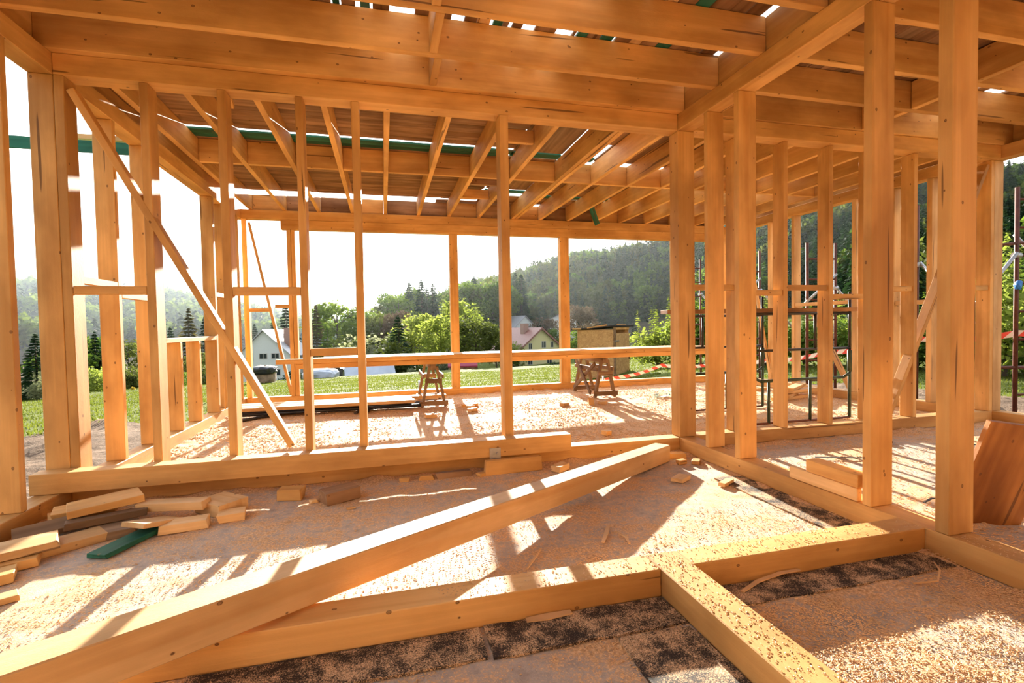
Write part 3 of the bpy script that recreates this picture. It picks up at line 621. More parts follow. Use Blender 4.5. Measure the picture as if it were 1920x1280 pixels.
for i, (x, y, z, L, rz, t) in enumerate(((6.55, 6.85, .0, .9, 15, 0), (6.62, 6.92, .054, .95, 34, 0), (6.65, 6.85, .108, 1.0, 10, 0), (6.7, 6.92, .162, .9, 34, 0))):
    scrap(x, y, z, L, .14, .048, rz, PALE, ['bottom board of the pile beyond the trestle', 'second board of the pile beyond the trestle', 'third board of the pile beyond the trestle', 'top board of the pile beyond the trestle'][i], tilt=t)
# plastic bottle
r = empty('plastic_bottle', (4.55, 7.75, .04)); tag(r, 'empty clear plastic bottle lying right of the crossed sawhorse', 'bottle')
m, n, l, b = mat('clear_plastic'); b.inputs['Base Color'].default_value = (.8, .95, .92, 1); b.inputs['Transmission Weight'].default_value = .8; b.inputs['Roughness'].default_value = .15
bm = bmesh.new(); tube(bm, (0, 0, 0), (.22, .02, 0), .034, 12); tube(bm, (.22, .02, 0), (.28, .026, 0), .034, 12, .012); meshobj('body', bm, m, r)
bm = bmesh.new(); tube(bm, (.28, .026, 0), (.30, .028, 0), .015, 10); meshobj('cap', bm, plain('teal_cap', (.1, .5, .5)), r)

# ------------------------------------------------------------------ builder's trestle with a plank
def rod(root, nm, A, B, r_, m): bm = bmesh.new(); tube(bm, A, B, r_, 10); return meshobj(nm, bm, m, root)
def trestle(loc, lab):
    r = empty('trestle', loc); tag(r, lab, 'trestle')
    for x in (0, 1.48): rod(r, 'leg', (x, 0, .02), (x, 0, .88), .020, GREENSTEEL); rod(r, 'sleeve', (x, 0, .62), (x, 0, .9), .028, GREENSTEEL); rod(r, 'extension_post', (x, 0, .9), (x, 0, 1.66), .017, DARKPIPE)
    rod(r, 'foot_rail', (0, 0, .02), (1.48, 0, .02), .014, RUST); rod(r, 'curved_rail', (.1, 0, .55), (1.38, 0, .55), .02, GREENSTEEL); rod(r, 'rail_end', (1.38, 0, .55), (1.48, 0, .60), .018, GREENSTEEL); rod(r, 'rail_end', (.1, 0, .55), (0, 0, .60), .018, GREENSTEEL)
    for x in (.22, .85): rod(r, 'strut', (x, 0, .02), (x, 0, .55), .018, GREENSTEEL)
    rod(r, 'top_rail', (0, 0, 1.385), (1.48, 0, 1.385), .018, DARKPIPE); rod(r, 'middle_rail', (0, 0, .93), (1.48, 0, .93), .016, DARKPIPE); rod(r, 'upright', (.93, 0, .93), (.93, 0, 1.385), .017, DARKPIPE); rod(r, 'upright', (.45, 0, .93), (.45, 0, 1.385), .017, DARKPIPE)
    return r
trestle((4.41, 5.2, .005), 'black and green steel trestle standing behind the right studs')
trestle((4.02, 6.3, .005), 'second steel trestle further back behind the corner post')
bar('trestle_plank', (3.37, 5.52, 1.436), (6.1, 5.22, 1.436), .2, .05, OLD, label='brown plank laid across the steel trestles', cat='plank')

# ------------------------------------------------------------------ scaffold ladders outside the right wall
def ladder(x, y, z0, z1, lab, rungs, side=.45, yaw=0, brace=True):
    r = empty('scaffold_frame', (x, y, z0), yaw); tag(r, lab, 'scaffold frame'); h = z1-z0
    rod(r, 'pole', (0, 0, 0), (0, 0, h), .027, RUST); rod(r, 'pole', (side, 0, 0), (side, 0, h), .027, RUST)
    z = .35
    while z < h-.1: rod(r, 'rung', (0, 0, z), (side, 0, z), .016, RUST); z += .38
    if brace:
        rod(r, 'brace_tube', (-.03, -.03, h*.72), (-.9, -.03, h*.42), .022, STEEL); rod(r, 'brace_tube', (.0, .03, h*.80), (.9, .03, h*.55), .022, STEEL); rod(r, 'coupler', (-.05, 0, h*.71), (.05, 0, h*.71), .04, STEEL)
    return r
sf = ladder(8.35, 4.87, -.12, 3.05, 'rusty scaffold frame with blue rag outside the right corner', 8, .55, R(-8))
rod(sf, 'long_rail', (-.9, 0, 2.35), (1.2, 0, 2.5), .02, RUST); rod(sf, 'long_rail', (-.9, 0, .75), (1.2, 0, .70), .02, RUST)
bm = bmesh.new(); bmesh.ops.create_icosphere(bm, subdivisions=2, radius=.045)
for v in bm.verts: v.co *= 1+.5*noise.noise(v.co*30+Vector((3, 3, 3))); v.co.z *= 1.5
o = meshobj('rag', bm, BLUE, sf); o.location = (-.01, -.03, 1.85); o['label'] = 'bright blue rag knotted round the pole'
ladder(8.3, 6.14, -.15, 3.1, 'rusty scaffold frame behind the wide brace', 8, .5, R(80))
ladder(8.3, 7.63, -.18, 2.75, 'scaffold frame seen between the last two right studs', 7, .6, R(175))
ladder(8.3, 9.59, -.2, 2.9, 'scaffold frame outside near the back right corner', 7, .4, R(175))
ladder(8.3, 11.78, -.25, 3.0, 'furthest scaffold frame visible right of the corner post', 7, .4, R(175))

# red and white barrier tape
m, n, l, b = mat('barrier_tape'); uv = n.new('ShaderNodeTexCoord'); wv = n.new('ShaderNodeTexWave'); wv.inputs['Scale'].default_value = 2.4
wv.bands_direction = 'DIAGONAL'; l.new(uv.outputs['Object'], wv.inputs['Vector'])
c = ramp(n, l, wv.outputs['Fac'], [(.48, (.85, .08, .06)), (.52, (.9, .88, .86))]); l.new(c, b.inputs['Base Color']); b.inputs['Roughness'].default_value = .4
tp = [(8.5, 3.9, 1.12), (8.5, 4.92, 1.03), (8.5, 6.2, .92), (8.5, 8.0, .62), (8.5, 9.6, .36), (8.4, 11.55, .12), (7.0, 11.6, .16), (5.9, 11.8, -.12), (3.2, 12.0, -.32)]
bm = bmesh.new(); pr = []
for i, (a, c2) in enumerate(zip(tp, tp[1:])):
    for q in range(8):
        t = q/8; p = Vector(a).lerp(Vector(c2), t); p.z -= .05*math.sin(math.pi*t); pr.append(p)
pr.append(Vector(tp[-1])); rows = []
for p in pr: rows.append([bm.verts.new(p+Vector(v)) for v in ((0, 0, 0), (.004, .004, 0), (.004, .004, .085), (0, 0, .085))])
for a, c2 in zip(rows, rows[1:]):
    for q in range(4): bm.faces.new((a[q], a[(q+1) % 4], c2[(q+1) % 4], c2[q]))
tag(meshobj('barrier_tape', bm, m), 'red and white barrier tape strung outside the right walls', 'tape')
for x, y, h, lab, m_ in ((-3.05, 4.75, .75, 'thin steel stake outside the left corner', STEEL), (.75, 11.5, .5, 'small steel stake in the grass behind the sawhorse', STEEL), (-2.2, 13.5, .75, 'pale stake in the grass before the white house', STEEL), (-.55, 14.2, .50, 'short brown wooden post in the grass', GREY), (4.7, 10.2, .5, 'white stake next to the wooden shed', STEEL)):
    bm = bmesh.new(); z = ground_z(x, y); tube(bm, (x, y, z-.05), (x, y, z+h), .02 if m_ is STEEL else .08, 10); tag(meshobj('stake', bm, m_), lab, 'stake')

# ------------------------------------------------------------------ sawdust chips strewn everywhere
def chips(name, count, regions, lab, seed, zf=None, sz=(.006, .02)):
    rg = random.Random(seed); vs = []; fs = []
    for _ in range(count):
        x0, x1, y0, y1, zz = rg.choice(regions); x = rg.uniform(x0, x1); y = rg.uniform(y0, y1)
        if zz is None:
            z = max(0, floor_h(x, y))+.002
            if noise.noise((x*1.1, y*1.1, 4))+noise.noise((x*5, y*5, 7))*.6 < -.15+rg.uniform(-.3, .3): continue
        else: z = zz+.001
        a = rg.uniform(0, 6.28); L = rg.uniform(*sz)*.5; w = L*rg.uniform(.25, .6); t = rg.uniform(-.4, .4)*L; k = len(vs)
        ca, sa = math.cos(a), math.sin(a)
        for u_, v_, dz in ((-L, -w, 0), (L, -w*.5, abs(t)), (L*.8, w, abs(t)*.6), (-L, w, .001), (0, 0, L*.35+.001)): vs.append((x+u_*ca-v_*sa, y+u_*sa+v_*ca, z+dz))
        fs += [(k, k+1, k+4), (k+1, k+2, k+4), (k+2, k+3, k+4), (k+3, k, k+4)]
    me = bpy.data.meshes.new(name); me.from_pydata(vs, [], fs); me.materials.append(CHIP)
    return tag(link(bpy.data.objects.new(name, me)), lab, 'sawdust', kind='stuff')
chips('sawdust_chips', 42000, [(-2.3, 2.88, 2.24, 4.3, None), (-2.3, 2.88, 2.24, 3.3, None), (-1, 1.24, 1.2, 2.07, None), (1.42, 2.88, 1.2, 2.07, None), (1.42, 2.88, 1.2, 2.07, None)], 'sawdust and shavings scattered over the near floor', 1, sz=(.005, .015))
chips('sawdust_chips', 45000, [(-2.3, 7.2, 4.65, 9.38, None)], 'sawdust and shavings scattered over the back room floor', 2, sz=(.015, .04))
chips('sawdust_chips', 14000, [(3.07, 7.2, 1.6, 4.45, None)], 'sawdust scattered over the right room floor', 3, sz=(.008, .025))
chips('sawdust_chips', 1500, [(.2, 1.24, 2.085, 2.23, ZS), (1.43, 2.88, 2.085, 2.23, ZS), (1.25, 1.415, .9, 2.23, ZS), (1.25, 1.415, .9, 2.23, ZS), (2.895, 3.05, 1.2, 1.95, ZS)], 'sawdust lying on top of the foreground sills', 4, sz=(.005, .013))

# ------------------------------------------------------------------ plants
import numpy as np
def leafmat(name, c1, c2, tr=.45):
    m, n, l, b = mat(name); oi = n.new('ShaderNodeObjectInfo'); g = n.new('ShaderNodeNewGeometry')
    f = nz(n, l, g.outputs['Position'], .55, 3); h = n.new('ShaderNodeMath'); h.operation = 'ADD'; l.new(f, h.inputs[0])
    s = n.new('ShaderNodeMath'); s.operation = 'MULTIPLY_ADD'; l.new(oi.outputs['Random'], s.inputs[0]); s.inputs[1].default_value = .4; s.inputs[2].default_value = -.2; l.new(s.outputs[0], h.inputs[1])
    c1 = tuple(q*.58 for q in c1); c2 = tuple(q*.58 for q in c2); c = ramp(n, l, h.outputs[0], [(.3, c1), (.7, c2)]); l.new(c, b.inputs['Base Color']); b.inputs['Roughness'].default_value = .7; b.inputs['Specular IOR Level'].default_value = .15
    t = n.new('ShaderNodeBsdfTranslucent'); l.new(mixc(n, l, 1.0, c, (1.0, 1.0, .75), 'MULTIPLY'), t.inputs[0]); mx = n.new('ShaderNodeMixShader'); mx.inputs[0].default_value = tr
    out = [q for q in n if q.type == 'OUTPUT_MATERIAL'][0]; l.new(b.outputs[0], mx.inputs[1]); l.new(t.outputs[0], mx.inputs[2]); l.new(mx.outputs[0], out.inputs[0])
    return m
LEAF = leafmat('spring_leaves', (.11, .21, .03), (.26, .38, .06)); LIGHT = leafmat('light_green_leaves', (.30, .40, .06), (.50, .58, .14), .55)
OLIVE = leafmat('olive_leaves', (.10, .13, .03), (.20, .24, .06)); SPRUCE = leafmat('spruce_needles', (.018, .055, .022), (.05, .11, .035), .25)
LARCH = leafmat('brown_green_needles', (.13, .12, .045), (.24, .21, .09)); PINK = leafmat('bare_brown_twigs', (.20, .14, .09), (.34, .26, .18), .2); YEL = leafmat('yellow_blossom', (.6, .42, .03), (.85, .65, .1)); BLOS = leafmat('white_blossom', (.35, .38, .22), (.6, .62, .45))
BARK = plain('bark', (.10, .075, .055), .9, 0, .35, 4)
def quads(C, D, Wd, sl, sw):                         # leaf quads: centre, long direction, side direction
    a = D*sl[:, None]*.5; b = Wd*sw[:, None]*.5
    V = np.stack([C-a-b*.35, C-a*.1+b*-1, C+a, C-a*.1+b], 1).reshape(-1, 3)
    return V
def unit(v): return v/np.maximum(1e-6, np.linalg.norm(v, axis=1))[:, None]
def leafy(seed, N, blobs, s):
    g = np.random.default_rng(seed); P = []
    tot = sum(b[3]**2 for b in blobs)
    for (x, y, z, rr, rz) in blobs:
        k = int(N*rr*rr/tot); d = unit(g.normal(size=(k, 3))); rad = rr*(g.uniform(.25, 1, k)**.4)*(1+.18*np.sin(d[:, 0]*7+seed)*np.cos(d[:, 2]*6))
        q = d*rad[:, None]; q[:, 2] *= rz/rr; P.append(q+np.array([x, y, z]))
    P = np.concatenate(P); D = unit(g.normal(size=P.shape)); Wd = unit(np.cross(D, g.normal(size=P.shape)))
    return quads(P, D, Wd, g.uniform(.7, 1.5, len(P))*s, g.uniform(.5, 1.0, len(P))*s)
def round_tree(seed, N=2600, s=.035, wide=.30):
    g = random.Random(seed); bl = [(0, 0, .62, wide*.8, .30)]
    for k in range(11):
        a = g.uniform(0, 6.28); z = g.uniform(.30, .86); rr = wide*math.sin(math.pi*min(.97, max(.12, (z-.12)/.95)))*.85
        bl.append((math.cos(a)*rr*.75, math.sin(a)*rr*.75, z, g.uniform(.10, .16), g.uniform(.08, .13)))
    return leafy(seed, N, bl, s)
def bush_leaf(seed, N=2600, s=.06):
    g = random.Random(seed); bl = []
    for k in range(9):
        a = g.uniform(0, 6.28); rr = g.uniform(0, .42); bl.append((math.cos(a)*rr, math.sin(a)*rr, g.uniform(.25, .62), g.uniform(.2, .32), g.uniform(.25, .38)))
    return leafy(seed, N, bl, s)
def conifer(seed, N=1800, R=.17, s=.05, z0=.05, power=.85):
    g = np.random.default_rng(seed); t = g.uniform(0, 1, N)**1.35; t = np.round(t*24+g.uniform(-.75, .75, N)*.9)/24+g.uniform(-.012, .012, N); t = np.clip(t, 0, .99)
    a = g.uniform(0, 6.28, N); q = g.uniform(.15, 1, N)**.6; r = R*(1-t)**power*q*(1+.25*np.sin(a*3+t*40))
    C = np.stack([np.cos(a)*r, np.sin(a)*r, z0+(1-z0)*t-.12*r*q+.0*t], 1)
    D = unit(np.stack([np.cos(a), np.sin(a), -.45+g.normal(0, .25, N)], 1)); Wd = unit(np.cross(D, g.normal(size=D.shape)+np.array([0, 0, 1.5])))
    sl = g.uniform(.8, 1.6, N)*s*(1.1-.6*t); return quads(C, D, Wd, sl, sl*.5)
def mesh_from(name, V, mats, extra=None):
    me = bpy.data.meshes.new(name); nq = len(V)//4; vs = V; fl = np.arange(nq*4); st = np.arange(nq)*4; ct = np.full(nq, 4); mi = np.zeros(nq, int)
    me.vertices.add(len(vs)); me.vertices.foreach_set('co', vs.astype(np.float32).ravel()); me.loops.add(len(fl)); me.loops.foreach_set('vertex_index', fl.astype(np.int32))
    me.polygons.add(nq); me.polygons.foreach_set('loop_start', st.astype(np.int32)); me.polygons.foreach_set('loop_total', ct.astype(np.int32))
    for m_ in mats: me.materials.append(m_)
    me.update(); me.validate(); return me
def trunk_mesh(seed, h=.85, r0=.018, br=7, z0=.3):
    bm = bmesh.new(); g = random.Random(seed); tube(bm, (0, 0, -.05), (0, 0, h*.5), r0, 7, r0*.7); tube(bm, (0, 0, h*.5), (.01, 0, h), r0*.7, 7, r0*.15)
    for k in range(br):
        a = g.uniform(0, 6.28); z = g.uniform(z0, h*.8); L = g.uniform(.12, .24); tube(bm, (0, 0, z), (math.cos(a)*L, math.sin(a)*L, z+L*.8), r0*.4, 5, r0*.1)
    me = bpy.data.meshes.new('trunk'); bm.to_mesh(me); bm.free(); me.materials.append(BARK); return me
CROWN = {}; TRUNK = [trunk_mesh(i) for i in range(3)]; STRAIGHT = trunk_mesh(9, .97, .014, 0); STEMS = trunk_mesh(4, .6, .02, 14, .05)
for i in range(4): CROWN['round', i] = round_tree(i+1)
for i in range(3): CROWN['spruce', i] = conifer(i+30)
for i in range(2): CROWN['tall', i] = conifer(i+50, 1500, .13, .055, .25, .55)
for i in range(3): CROWN['bush', i] = bush_leaf(i+70)
CROWN['thuja', 0] = conifer(90, 1500, .15, .05, .02, .6)
CROWN['wild', 0] = np.concatenate([leafy(95, 1500, [(0, 0, .35, .35, .3), (.2, .1, .5, .25, .25), (-.2, 0, .45, .25, .28)], .05)] + [conifer(96+k, 160, .05, .05, .1, .5)+np.array([math.cos(k*2.4)*.06*(k % 5), math.sin(k*2.4)*.06*(k % 5), .08]) for k in range(9)])
MCACHE = {}
def plant(kind, v, leaf, px, r, ytop, wf, nm, lab, group=None, dz=0):
    a = az_of(px); x = r*math.sin(a); y = r*math.cos(a); z = ground_z(x, y)-.1+dz
    h = EYE.z + elev(px, ytop)*r - z
    key = (kind, v, leaf.name)
    if key not in MCACHE: MCACHE[key] = mesh_from('crown', CROWN[kind, v], [leaf])
    root = empty(nm, (x, y, z), (px*7 % 63)/10); tag(root, lab, 'bush' if 'bush' in nm or 'shrub' in nm else 'tree', group)
    c = link(bpy.data.objects.new('crown', MCACHE[key])); c.parent = root; c.scale = (h*wf, h*wf, h)
    t = link(bpy.data.objects.new('stems' if kind in ('bush', 'wild') else 'trunk', STEMS if kind in ('bush', 'wild') else (STRAIGHT if kind in ('spruce', 'tall', 'thuja') else TRUNK[v % 3]))); t.parent = root; t.scale = (h*wf, h*wf, h)
    return root
T_ = plant
for q in ((('spruce', 0, SPRUCE, 66, 42, 626, 1.7, 'pine_tree', 'dark bushy evergreen beyond the meadow at the far left')), ('wild', 0, BLOS, 70, 40, 700, 1.2, 'shrub', 'white blossoming shrub below the dark evergreen at the far left'),
          ('round', 0, LEAF, 118, 70, 610, 1.1, 'leafy_tree', 'leafy tree hidden behind the broad corner post'), ('spruce', 1, SPRUCE, 178, 70, 622, 1.2, 'spruce', 'dark spruce between the corner stud and the next post'), ('bush', 0, LIGHT, 172, 55, 684, 1.1, 'bush', 'fresh green bush at the meadow edge under the dark spruce'),
          ('round', 1, LEAF, 163, 85, 618, .9, 'leafy_tree', 'light leafy tree behind the spruce on the left'), ('round', 2, OLIVE, 240, 70, 628, 1.1, 'leafy_tree', 'bare-looking dark tree left of the braced stud'), ('bush', 1, OLIVE, 243, 52, 683, 1.0, 'bush', 'grey green bush behind the yellow flowering shrub'), ('bush', 2, YEL, 247, 48, 724, .9, 'flowering_shrub', 'small yellow flowering shrub at the meadow edge'),
          ('spruce', 2, LARCH, 356, 95, 578, 1.3, 'larch', 'tall brownish conifer above the window board'), ('spruce', 0, SPRUCE, 384, 100, 594, 1.0, 'spruce', 'dark spruce right of the brownish conifer'), ('spruce', 1, SPRUCE, 320, 100, 612, 1.3, 'spruce', 'low dark spruce left of the brownish conifer'),
          ('round', 3, LEAF, 337, 60, 690, 1.1, 'leafy_tree', 'green bush-like tree seen under the window board'), ('round', 2, OLIVE, 363, 70, 650, .9, 'leafy_tree', 'dark tree seen between the two short posts'), ('spruce', 2, SPRUCE, 420, 110, 600, 1.0, 'spruce', 'dark spruce behind the grooved stud'),
          ('bush', 0, LIGHT, 486, 120, 640, 1.2, 'bush', 'yellow green treetop left of the white house roof'), ('spruce', 0, SPRUCE, 478, 130, 607, 1.2, 'spruce', 'distant dark spruce above the yellow green treetop'), ('spruce', 1, SPRUCE, 538, 105, 572, 1.5, 'spruce', 'large spreading spruce behind the white house chimney'), ('spruce', 2, SPRUCE, 514, 110, 595, 1.3, 'spruce', 'darker spruce left of the large spreading one'), ('bush', 1, SPRUCE, 545, 70, 690, 1.0, 'bush', 'dark round bush beside the white house'),
          ('spruce', 2, LARCH, 594, 100, 572, 1.2, 'larch', 'brown green conifer right of the ringed-knot stud'), ('round', 0, LEAF, 634, 110, 556, 1.25, 'leafy_tree', 'broad bright green tree left of the thin stud'), ('thuja', 0, LEAF, 613, 90, 612, 1.3, 'thuja', 'pointed green thuja in front of the broad tree'), ('thuja', 0, LIGHT, 637, 95, 616, 1.0, 'thuja', 'small yellow pointed thuja'),
          ('bush', 2, OLIVE, 648, 85, 628, 1.3, 'bush', 'pale olive bush beside the yellow thuja'), ('round', 1, LEAF, 668, 115, 572, 1.0, 'leafy_tree', 'green tree behind the thin stud'), ('round', 2, LEAF, 690, 120, 570, 1.1, 'leafy_tree', 'hazy green tree right of the thin stud'), ('round', 3, OLIVE, 714, 110, 573, 1.1, 'leafy_tree', 'olive tree in the middle opening'),
          ('bush', 0, BLOS, 700, 85, 620, 1.2, 'bush', 'pale blossoming bush low in the middle opening'), ('round', 1, PINK, 742, 105, 576, .9, 'leafy_tree', 'bare pinkish tree behind the dark spruce'), ('spruce', 0, SPRUCE, 747, 80, 591, 1.7, 'spruce', 'dark wide spruce in the middle opening'), ('round', 0, LIGHT, 772, 88, 577, 1.15, 'leafy_tree', 'sunlit pale green round tree beside the dark spruce'),
          ('bush', 1, OLIVE, 726, 72, 630, 1.4, 'bush', 'brown green bush under the dark spruce'), ('round', 3, LIGHT, 826, 76, 577, 1.15, 'birch', 'yellow green birch left of the back wall post'), ('bush', 2, BLOS, 838, 68, 652, 1.1, 'bush', 'white blossoming bush under the birch'), ('round', 2, LIGHT, 872, 100, 549, 1.2, 'leafy_tree', 'bright green tree just right of the back wall post'),
          ('round', 1, OLIVE, 892, 78, 592, 1.5, 'leafy_tree', 'large dark olive tree right of the back wall post'), ('round', 0, OLIVE, 930, 85, 605, 1.1, 'leafy_tree', 'dark tree left of the lone stud'), ('bush', 0, LIGHT, 967, 100, 638, 1.2, 'bush', 'light green bush left of the yellow house'), ('round', 3, PINK, 1018, 125, 586, 1.2, 'leafy_tree', 'bare grey tree above the yellow house roof'), ('spruce', 1, SPRUCE, 1023, 130, 577, .9, 'spruce', 'small dark conifer peeking over the bare grey tree'),
          ('round', 2, LEAF, 1043, 112, 610, 1.0, 'leafy_tree', 'green tree behind the right gable of the yellow house'), ('round', 1, PINK, 1088, 125, 566, 1.3, 'leafy_tree', 'bare brownish tree left of the wooden shed'), ('round', 0, LEAF, 1078, 90, 612, 1.1, 'leafy_tree', 'green tree right of the third back post'), ('spruce', 2, SPRUCE, 1168, 150, 590, 1.2, 'spruce', 'tiny conifer above the shed roof'), ('spruce', 0, SPRUCE, 1190, 150, 593, 1.1, 'spruce', 'second tiny conifer above the shed roof'),
          ('bush', 1, OLIVE, 1010, 88, 682, 1.4, 'bush', 'clipped dark hedge bush before the yellow house'), ('bush', 2, SPRUCE, 1040, 84, 676, 1.7, 'bush', 'dark conifer bush at the yellow house corner'), ('bush', 0, BLOS, 770, 62, 688, 1.1, 'bush', 'pale willow bush behind the end-on sawhorse'), ('bush', 1, SPRUCE, 832, 62, 688, 1.3, 'bush', 'dark bush between the sawhorse and back post'), ('bush', 2, LEAF, 660, 70, 690, 1.3, 'bush', 'green bush left of the silver roof'),
          ('wild', 0, LIGHT, 1232, 24, 588, 1.35, 'bush', 'bright wild bush right of the wooden shed'), ('wild', 0, LIGHT, 1285, 25, 560, 1.2, 'bush', 'bright bush hidden behind the corner post'), ('wild', 0, LEAF, 1330, 24, 520, 1.1, 'bush', 'green bush seen left of the stained post'), ('wild', 0, LEAF, 1375, 23, 560, 1.1, 'bush', 'bush between the two nearer right posts'), ('wild', 0, LIGHT, 1435, 22, 560, 1.1, 'bush', 'light bush behind the left end of the trestle'),
          ('wild', 0, LEAF, 1508, 22, 580, 1.3, 'bush', 'leafy bush seen through the middle of the trestle'), ('wild', 0, LIGHT, 1570, 22, 565, 1.2, 'bush', 'light bush at the right end of the trestle'), ('wild', 0, LEAF, 1640, 21, 560, 1.2, 'bush', 'bush behind the big knotted post'), ('wild', 0, LEAF, 1720, 20, 560, 1.2, 'bush', 'bush behind the wide diagonal brace'), ('wild', 0, LEAF, 1800, 20, 520, 1.2, 'bush', 'bush behind the nearest right post'),
          ('wild', 0, LIGHT, 1885, 18, 462, 1.0, 'bush', 'tall light green shrub beside the rusty scaffold'), ('wild', 0, LEAF, 1925, 19, 500, 1.3, 'bush', 'dark green shrub at the right picture edge')):
    T_(*q)
# distant trees in front of the ridge, and the wood on the hillside
g = random.Random(11); k = 0
for px in range(726, 985, 11):
    r = g.uniform(150, 185); yt = lerp([(726, 556), (742, 543), (790, 532), (850, 540), (880, 524), (930, 518), (985, 510)], px)+g.uniform(-7, 8)
    kind = ('tall', g.randrange(2), SPRUCE) if g.random() < .45 else ('round', g.randrange(4), g.choice([LEAF, OLIVE, LEAF]))
    T_(*kind, px, r, yt, g.uniform(.8, 1.1), 'distant_tree', ('tall thin conifer' if kind[0] == 'tall' else 'hazy leafy tree')+' in the row behind the middle opening', ('thin conifers' if kind[0] == 'tall' else 'leafy trees')+' in the row behind the middle opening')
HILLM = []
for i in range(6):
    if i < 4: V = conifer(200+i, 330, .20, .10, .02, .8); m_ = SPRUCE
    else: V = round_tree(210+i, 420, .085, .34); m_ = (LEAF, OLIVE)[i-4]
    HILLM.append((V, m_, mesh_from('hill_tree', V, [m_])))
spots = []
for _ in range(9000):
    a = g.uniform(4, 66); z0 = lerp([(0, 190), (14, 178), (31, 165), (50, 95), (70, 90)], a); rd = lerp(RDIST, a)*1.04; r = math.sqrt(g.uniform(z0**2, rd**2))
    x = r*math.sin(math.radians(a)); y = r*math.cos(math.radians(a))
    if all((x-p[0])**2+(y-p[1])**2 > 15 for p in spots[-700:]): spots.append((x, y, r))
    if len(spots) > 2300: break
spots.sort(key=lambda p: p[2]); rest = {0: [], 1: [], 2: []}
for i, (x, y, r) in enumerate(spots):
    a_ = math.degrees(math.atan2(x, y)); conif = g.random() < lerp([(4, .2), (20, .5), (28, .85), (60, .8)], a_)
    v = g.randrange(4) if conif else 4+g.randrange(2); h = g.uniform(11, 16)*lerp([(90, .7), (150, .85), (250, 1.05)], r); z = ground_z(x, y)-.5
    if i < 290:
        o = link(bpy.data.objects.new('hillside_conifer' if conif else 'hillside_leafy_tree', HILLM[v][2])); o.location = (x, y, z); o.scale = (h, h, h); o.rotation_euler = (0, 0, g.uniform(0, 6))
        tag(o, 'dark conifer standing in the lower wood on the right hillside' if conif else 'light leafy tree standing in the lower wood on the right hillside', 'tree', 'conifers of the lower hillside wood' if conif else 'leafy trees of the lower hillside wood')
    else:
        c_, s_ = math.cos(i), math.sin(i); V = HILLM[v][0]*h; V = np.stack([V[:, 0]*c_-V[:, 1]*s_+x, V[:, 0]*s_+V[:, 1]*c_+y, V[:, 2]+z], 1); rest[0 if conif else v-3].append(V)
for k, nm, lb in ((0, SPRUCE, 'dense dark conifer wood covering the upper right hillside'), (1, LEAF, 'green leafy trees mixed into the right hillside wood'), (2, OLIVE, 'olive leafy trees mixed into the right hillside wood')):
    if rest[k]: tag(link(bpy.data.objects.new('hillside_wood', mesh_from('wood', np.concatenate(rest[k]), [nm]))), lb, 'wood', kind='stuff')
VV = {0: [], 1: []}
for _ in range(1500):
    a = g.uniform(-58, -4); r = math.sqrt(g.uniform(255**2, 560**2)); x = r*math.sin(math.radians(a)); y = r*math.cos(math.radians(a)); q = g.random() < .5
    V = conifer(400+_ % 7, 90, .22, .19, .0, .8) if q else round_tree(410+_ % 7, 110, .17, .36); h = g.uniform(13, 19); z = ground_z(x, y)-1
    VV[0 if q else 1].append(V*h+np.array([x, y, z]))
tag(link(bpy.data.objects.new('far_wood', mesh_from('far', np.concatenate(VV[0]), [SPRUCE]))), 'hazy conifer wood on the distant left hill', 'wood', kind='stuff')
tag(link(bpy.data.objects.new('far_wood', mesh_from('far', np.concatenate(VV[1]), [LEAF]))), 'hazy light green leafy wood on the distant left hill', 'wood', kind='stuff')
# grass tufts on the near meadow
def tufts(n_, rng, lab, seed):
    q = random.Random(seed); vs = []; fs = []
    for _ in range(n_):
        a = math.radians(q.uniform(*rng)); r = q.uniform(8, 50); x = r*math.sin(a); y = r*math.cos(a)
        if inside(x, y) or (-2.5-4.2 < x < 7.4+4 and y < 9.6) or (-4 < x < 9 and y < 10.1): continue
        z = ground_z(x, y); w = .012+r*.0006; h = q.uniform(.03, .075); b_ = q.uniform(0, 6.28); k = len(vs); c_, s_ = math.cos(b_)*w, math.sin(b_)*w
        vs += [(x-c_, y-s_, z-.01), (x+c_, y+s_, z-.01), (x+q.uniform(-.04, .04), y+q.uniform(-.04, .04), z+h)]; fs.append((k, k+1, k+2))
    me = bpy.data.meshes.new('grass'); me.from_pydata(vs, [], fs); me.materials.append(GRASSM); return tag(link(bpy.data.objects.new('grass', me)), lab, 'grass', kind='stuff')
GRASSM = leafmat('grass_blades', (.12, .17, .02), (.24, .28, .05), .5)
tufts(90000, (-50, 30), 'bright green meadow grass behind the left and back walls', 5); tufts(40000, (30, 70), 'bright green grass outside the right walls', 6)

# ------------------------------------------------------------------ buildings
WHITE = plain('white_render', (.66, .69, .70), .8, 0, .05); YELLOW = plain('yellow_render', (.62, .56, .30), .8, 0, .05); ROOFG = plain('grey_metal_roof', (.40, .40, .43), .5, .2, .08); ROOFR = plain('red_brown_roof', (.24, .10, .08), .55, 0, .15, 3)
GLASS = plain('window_glass', (.03, .04, .05), .1); FRAME = plain('window_frame_paint', (.5, .47, .45), .5); BRICK = plain('chimney_brick', (.33, .20, .16), .8); REDROOF = plain('crimson_sheet_roof', (.30, .02, .05), .45); SILVER = plain('silver_tarpaulin', (.34, .37, .43), .35, .3, .12, .8); BLACKF = plain('black_film', (.02, .02, .025), .25, 0, .4, 3, .8); TAN = plain('brown_bale', (.25, .17, .11), .7, 0, .4, 3)
def solid(nm, verts, faces, m_, parent):
    bm = bmesh.new(); vs = [bm.verts.new(v) for v in verts]
    for f in faces: bm.faces.new([vs[i] for i in f])
    bmesh.ops.recalc_face_normals(bm, faces=bm.faces); return meshobj(nm, bm, m_, parent)
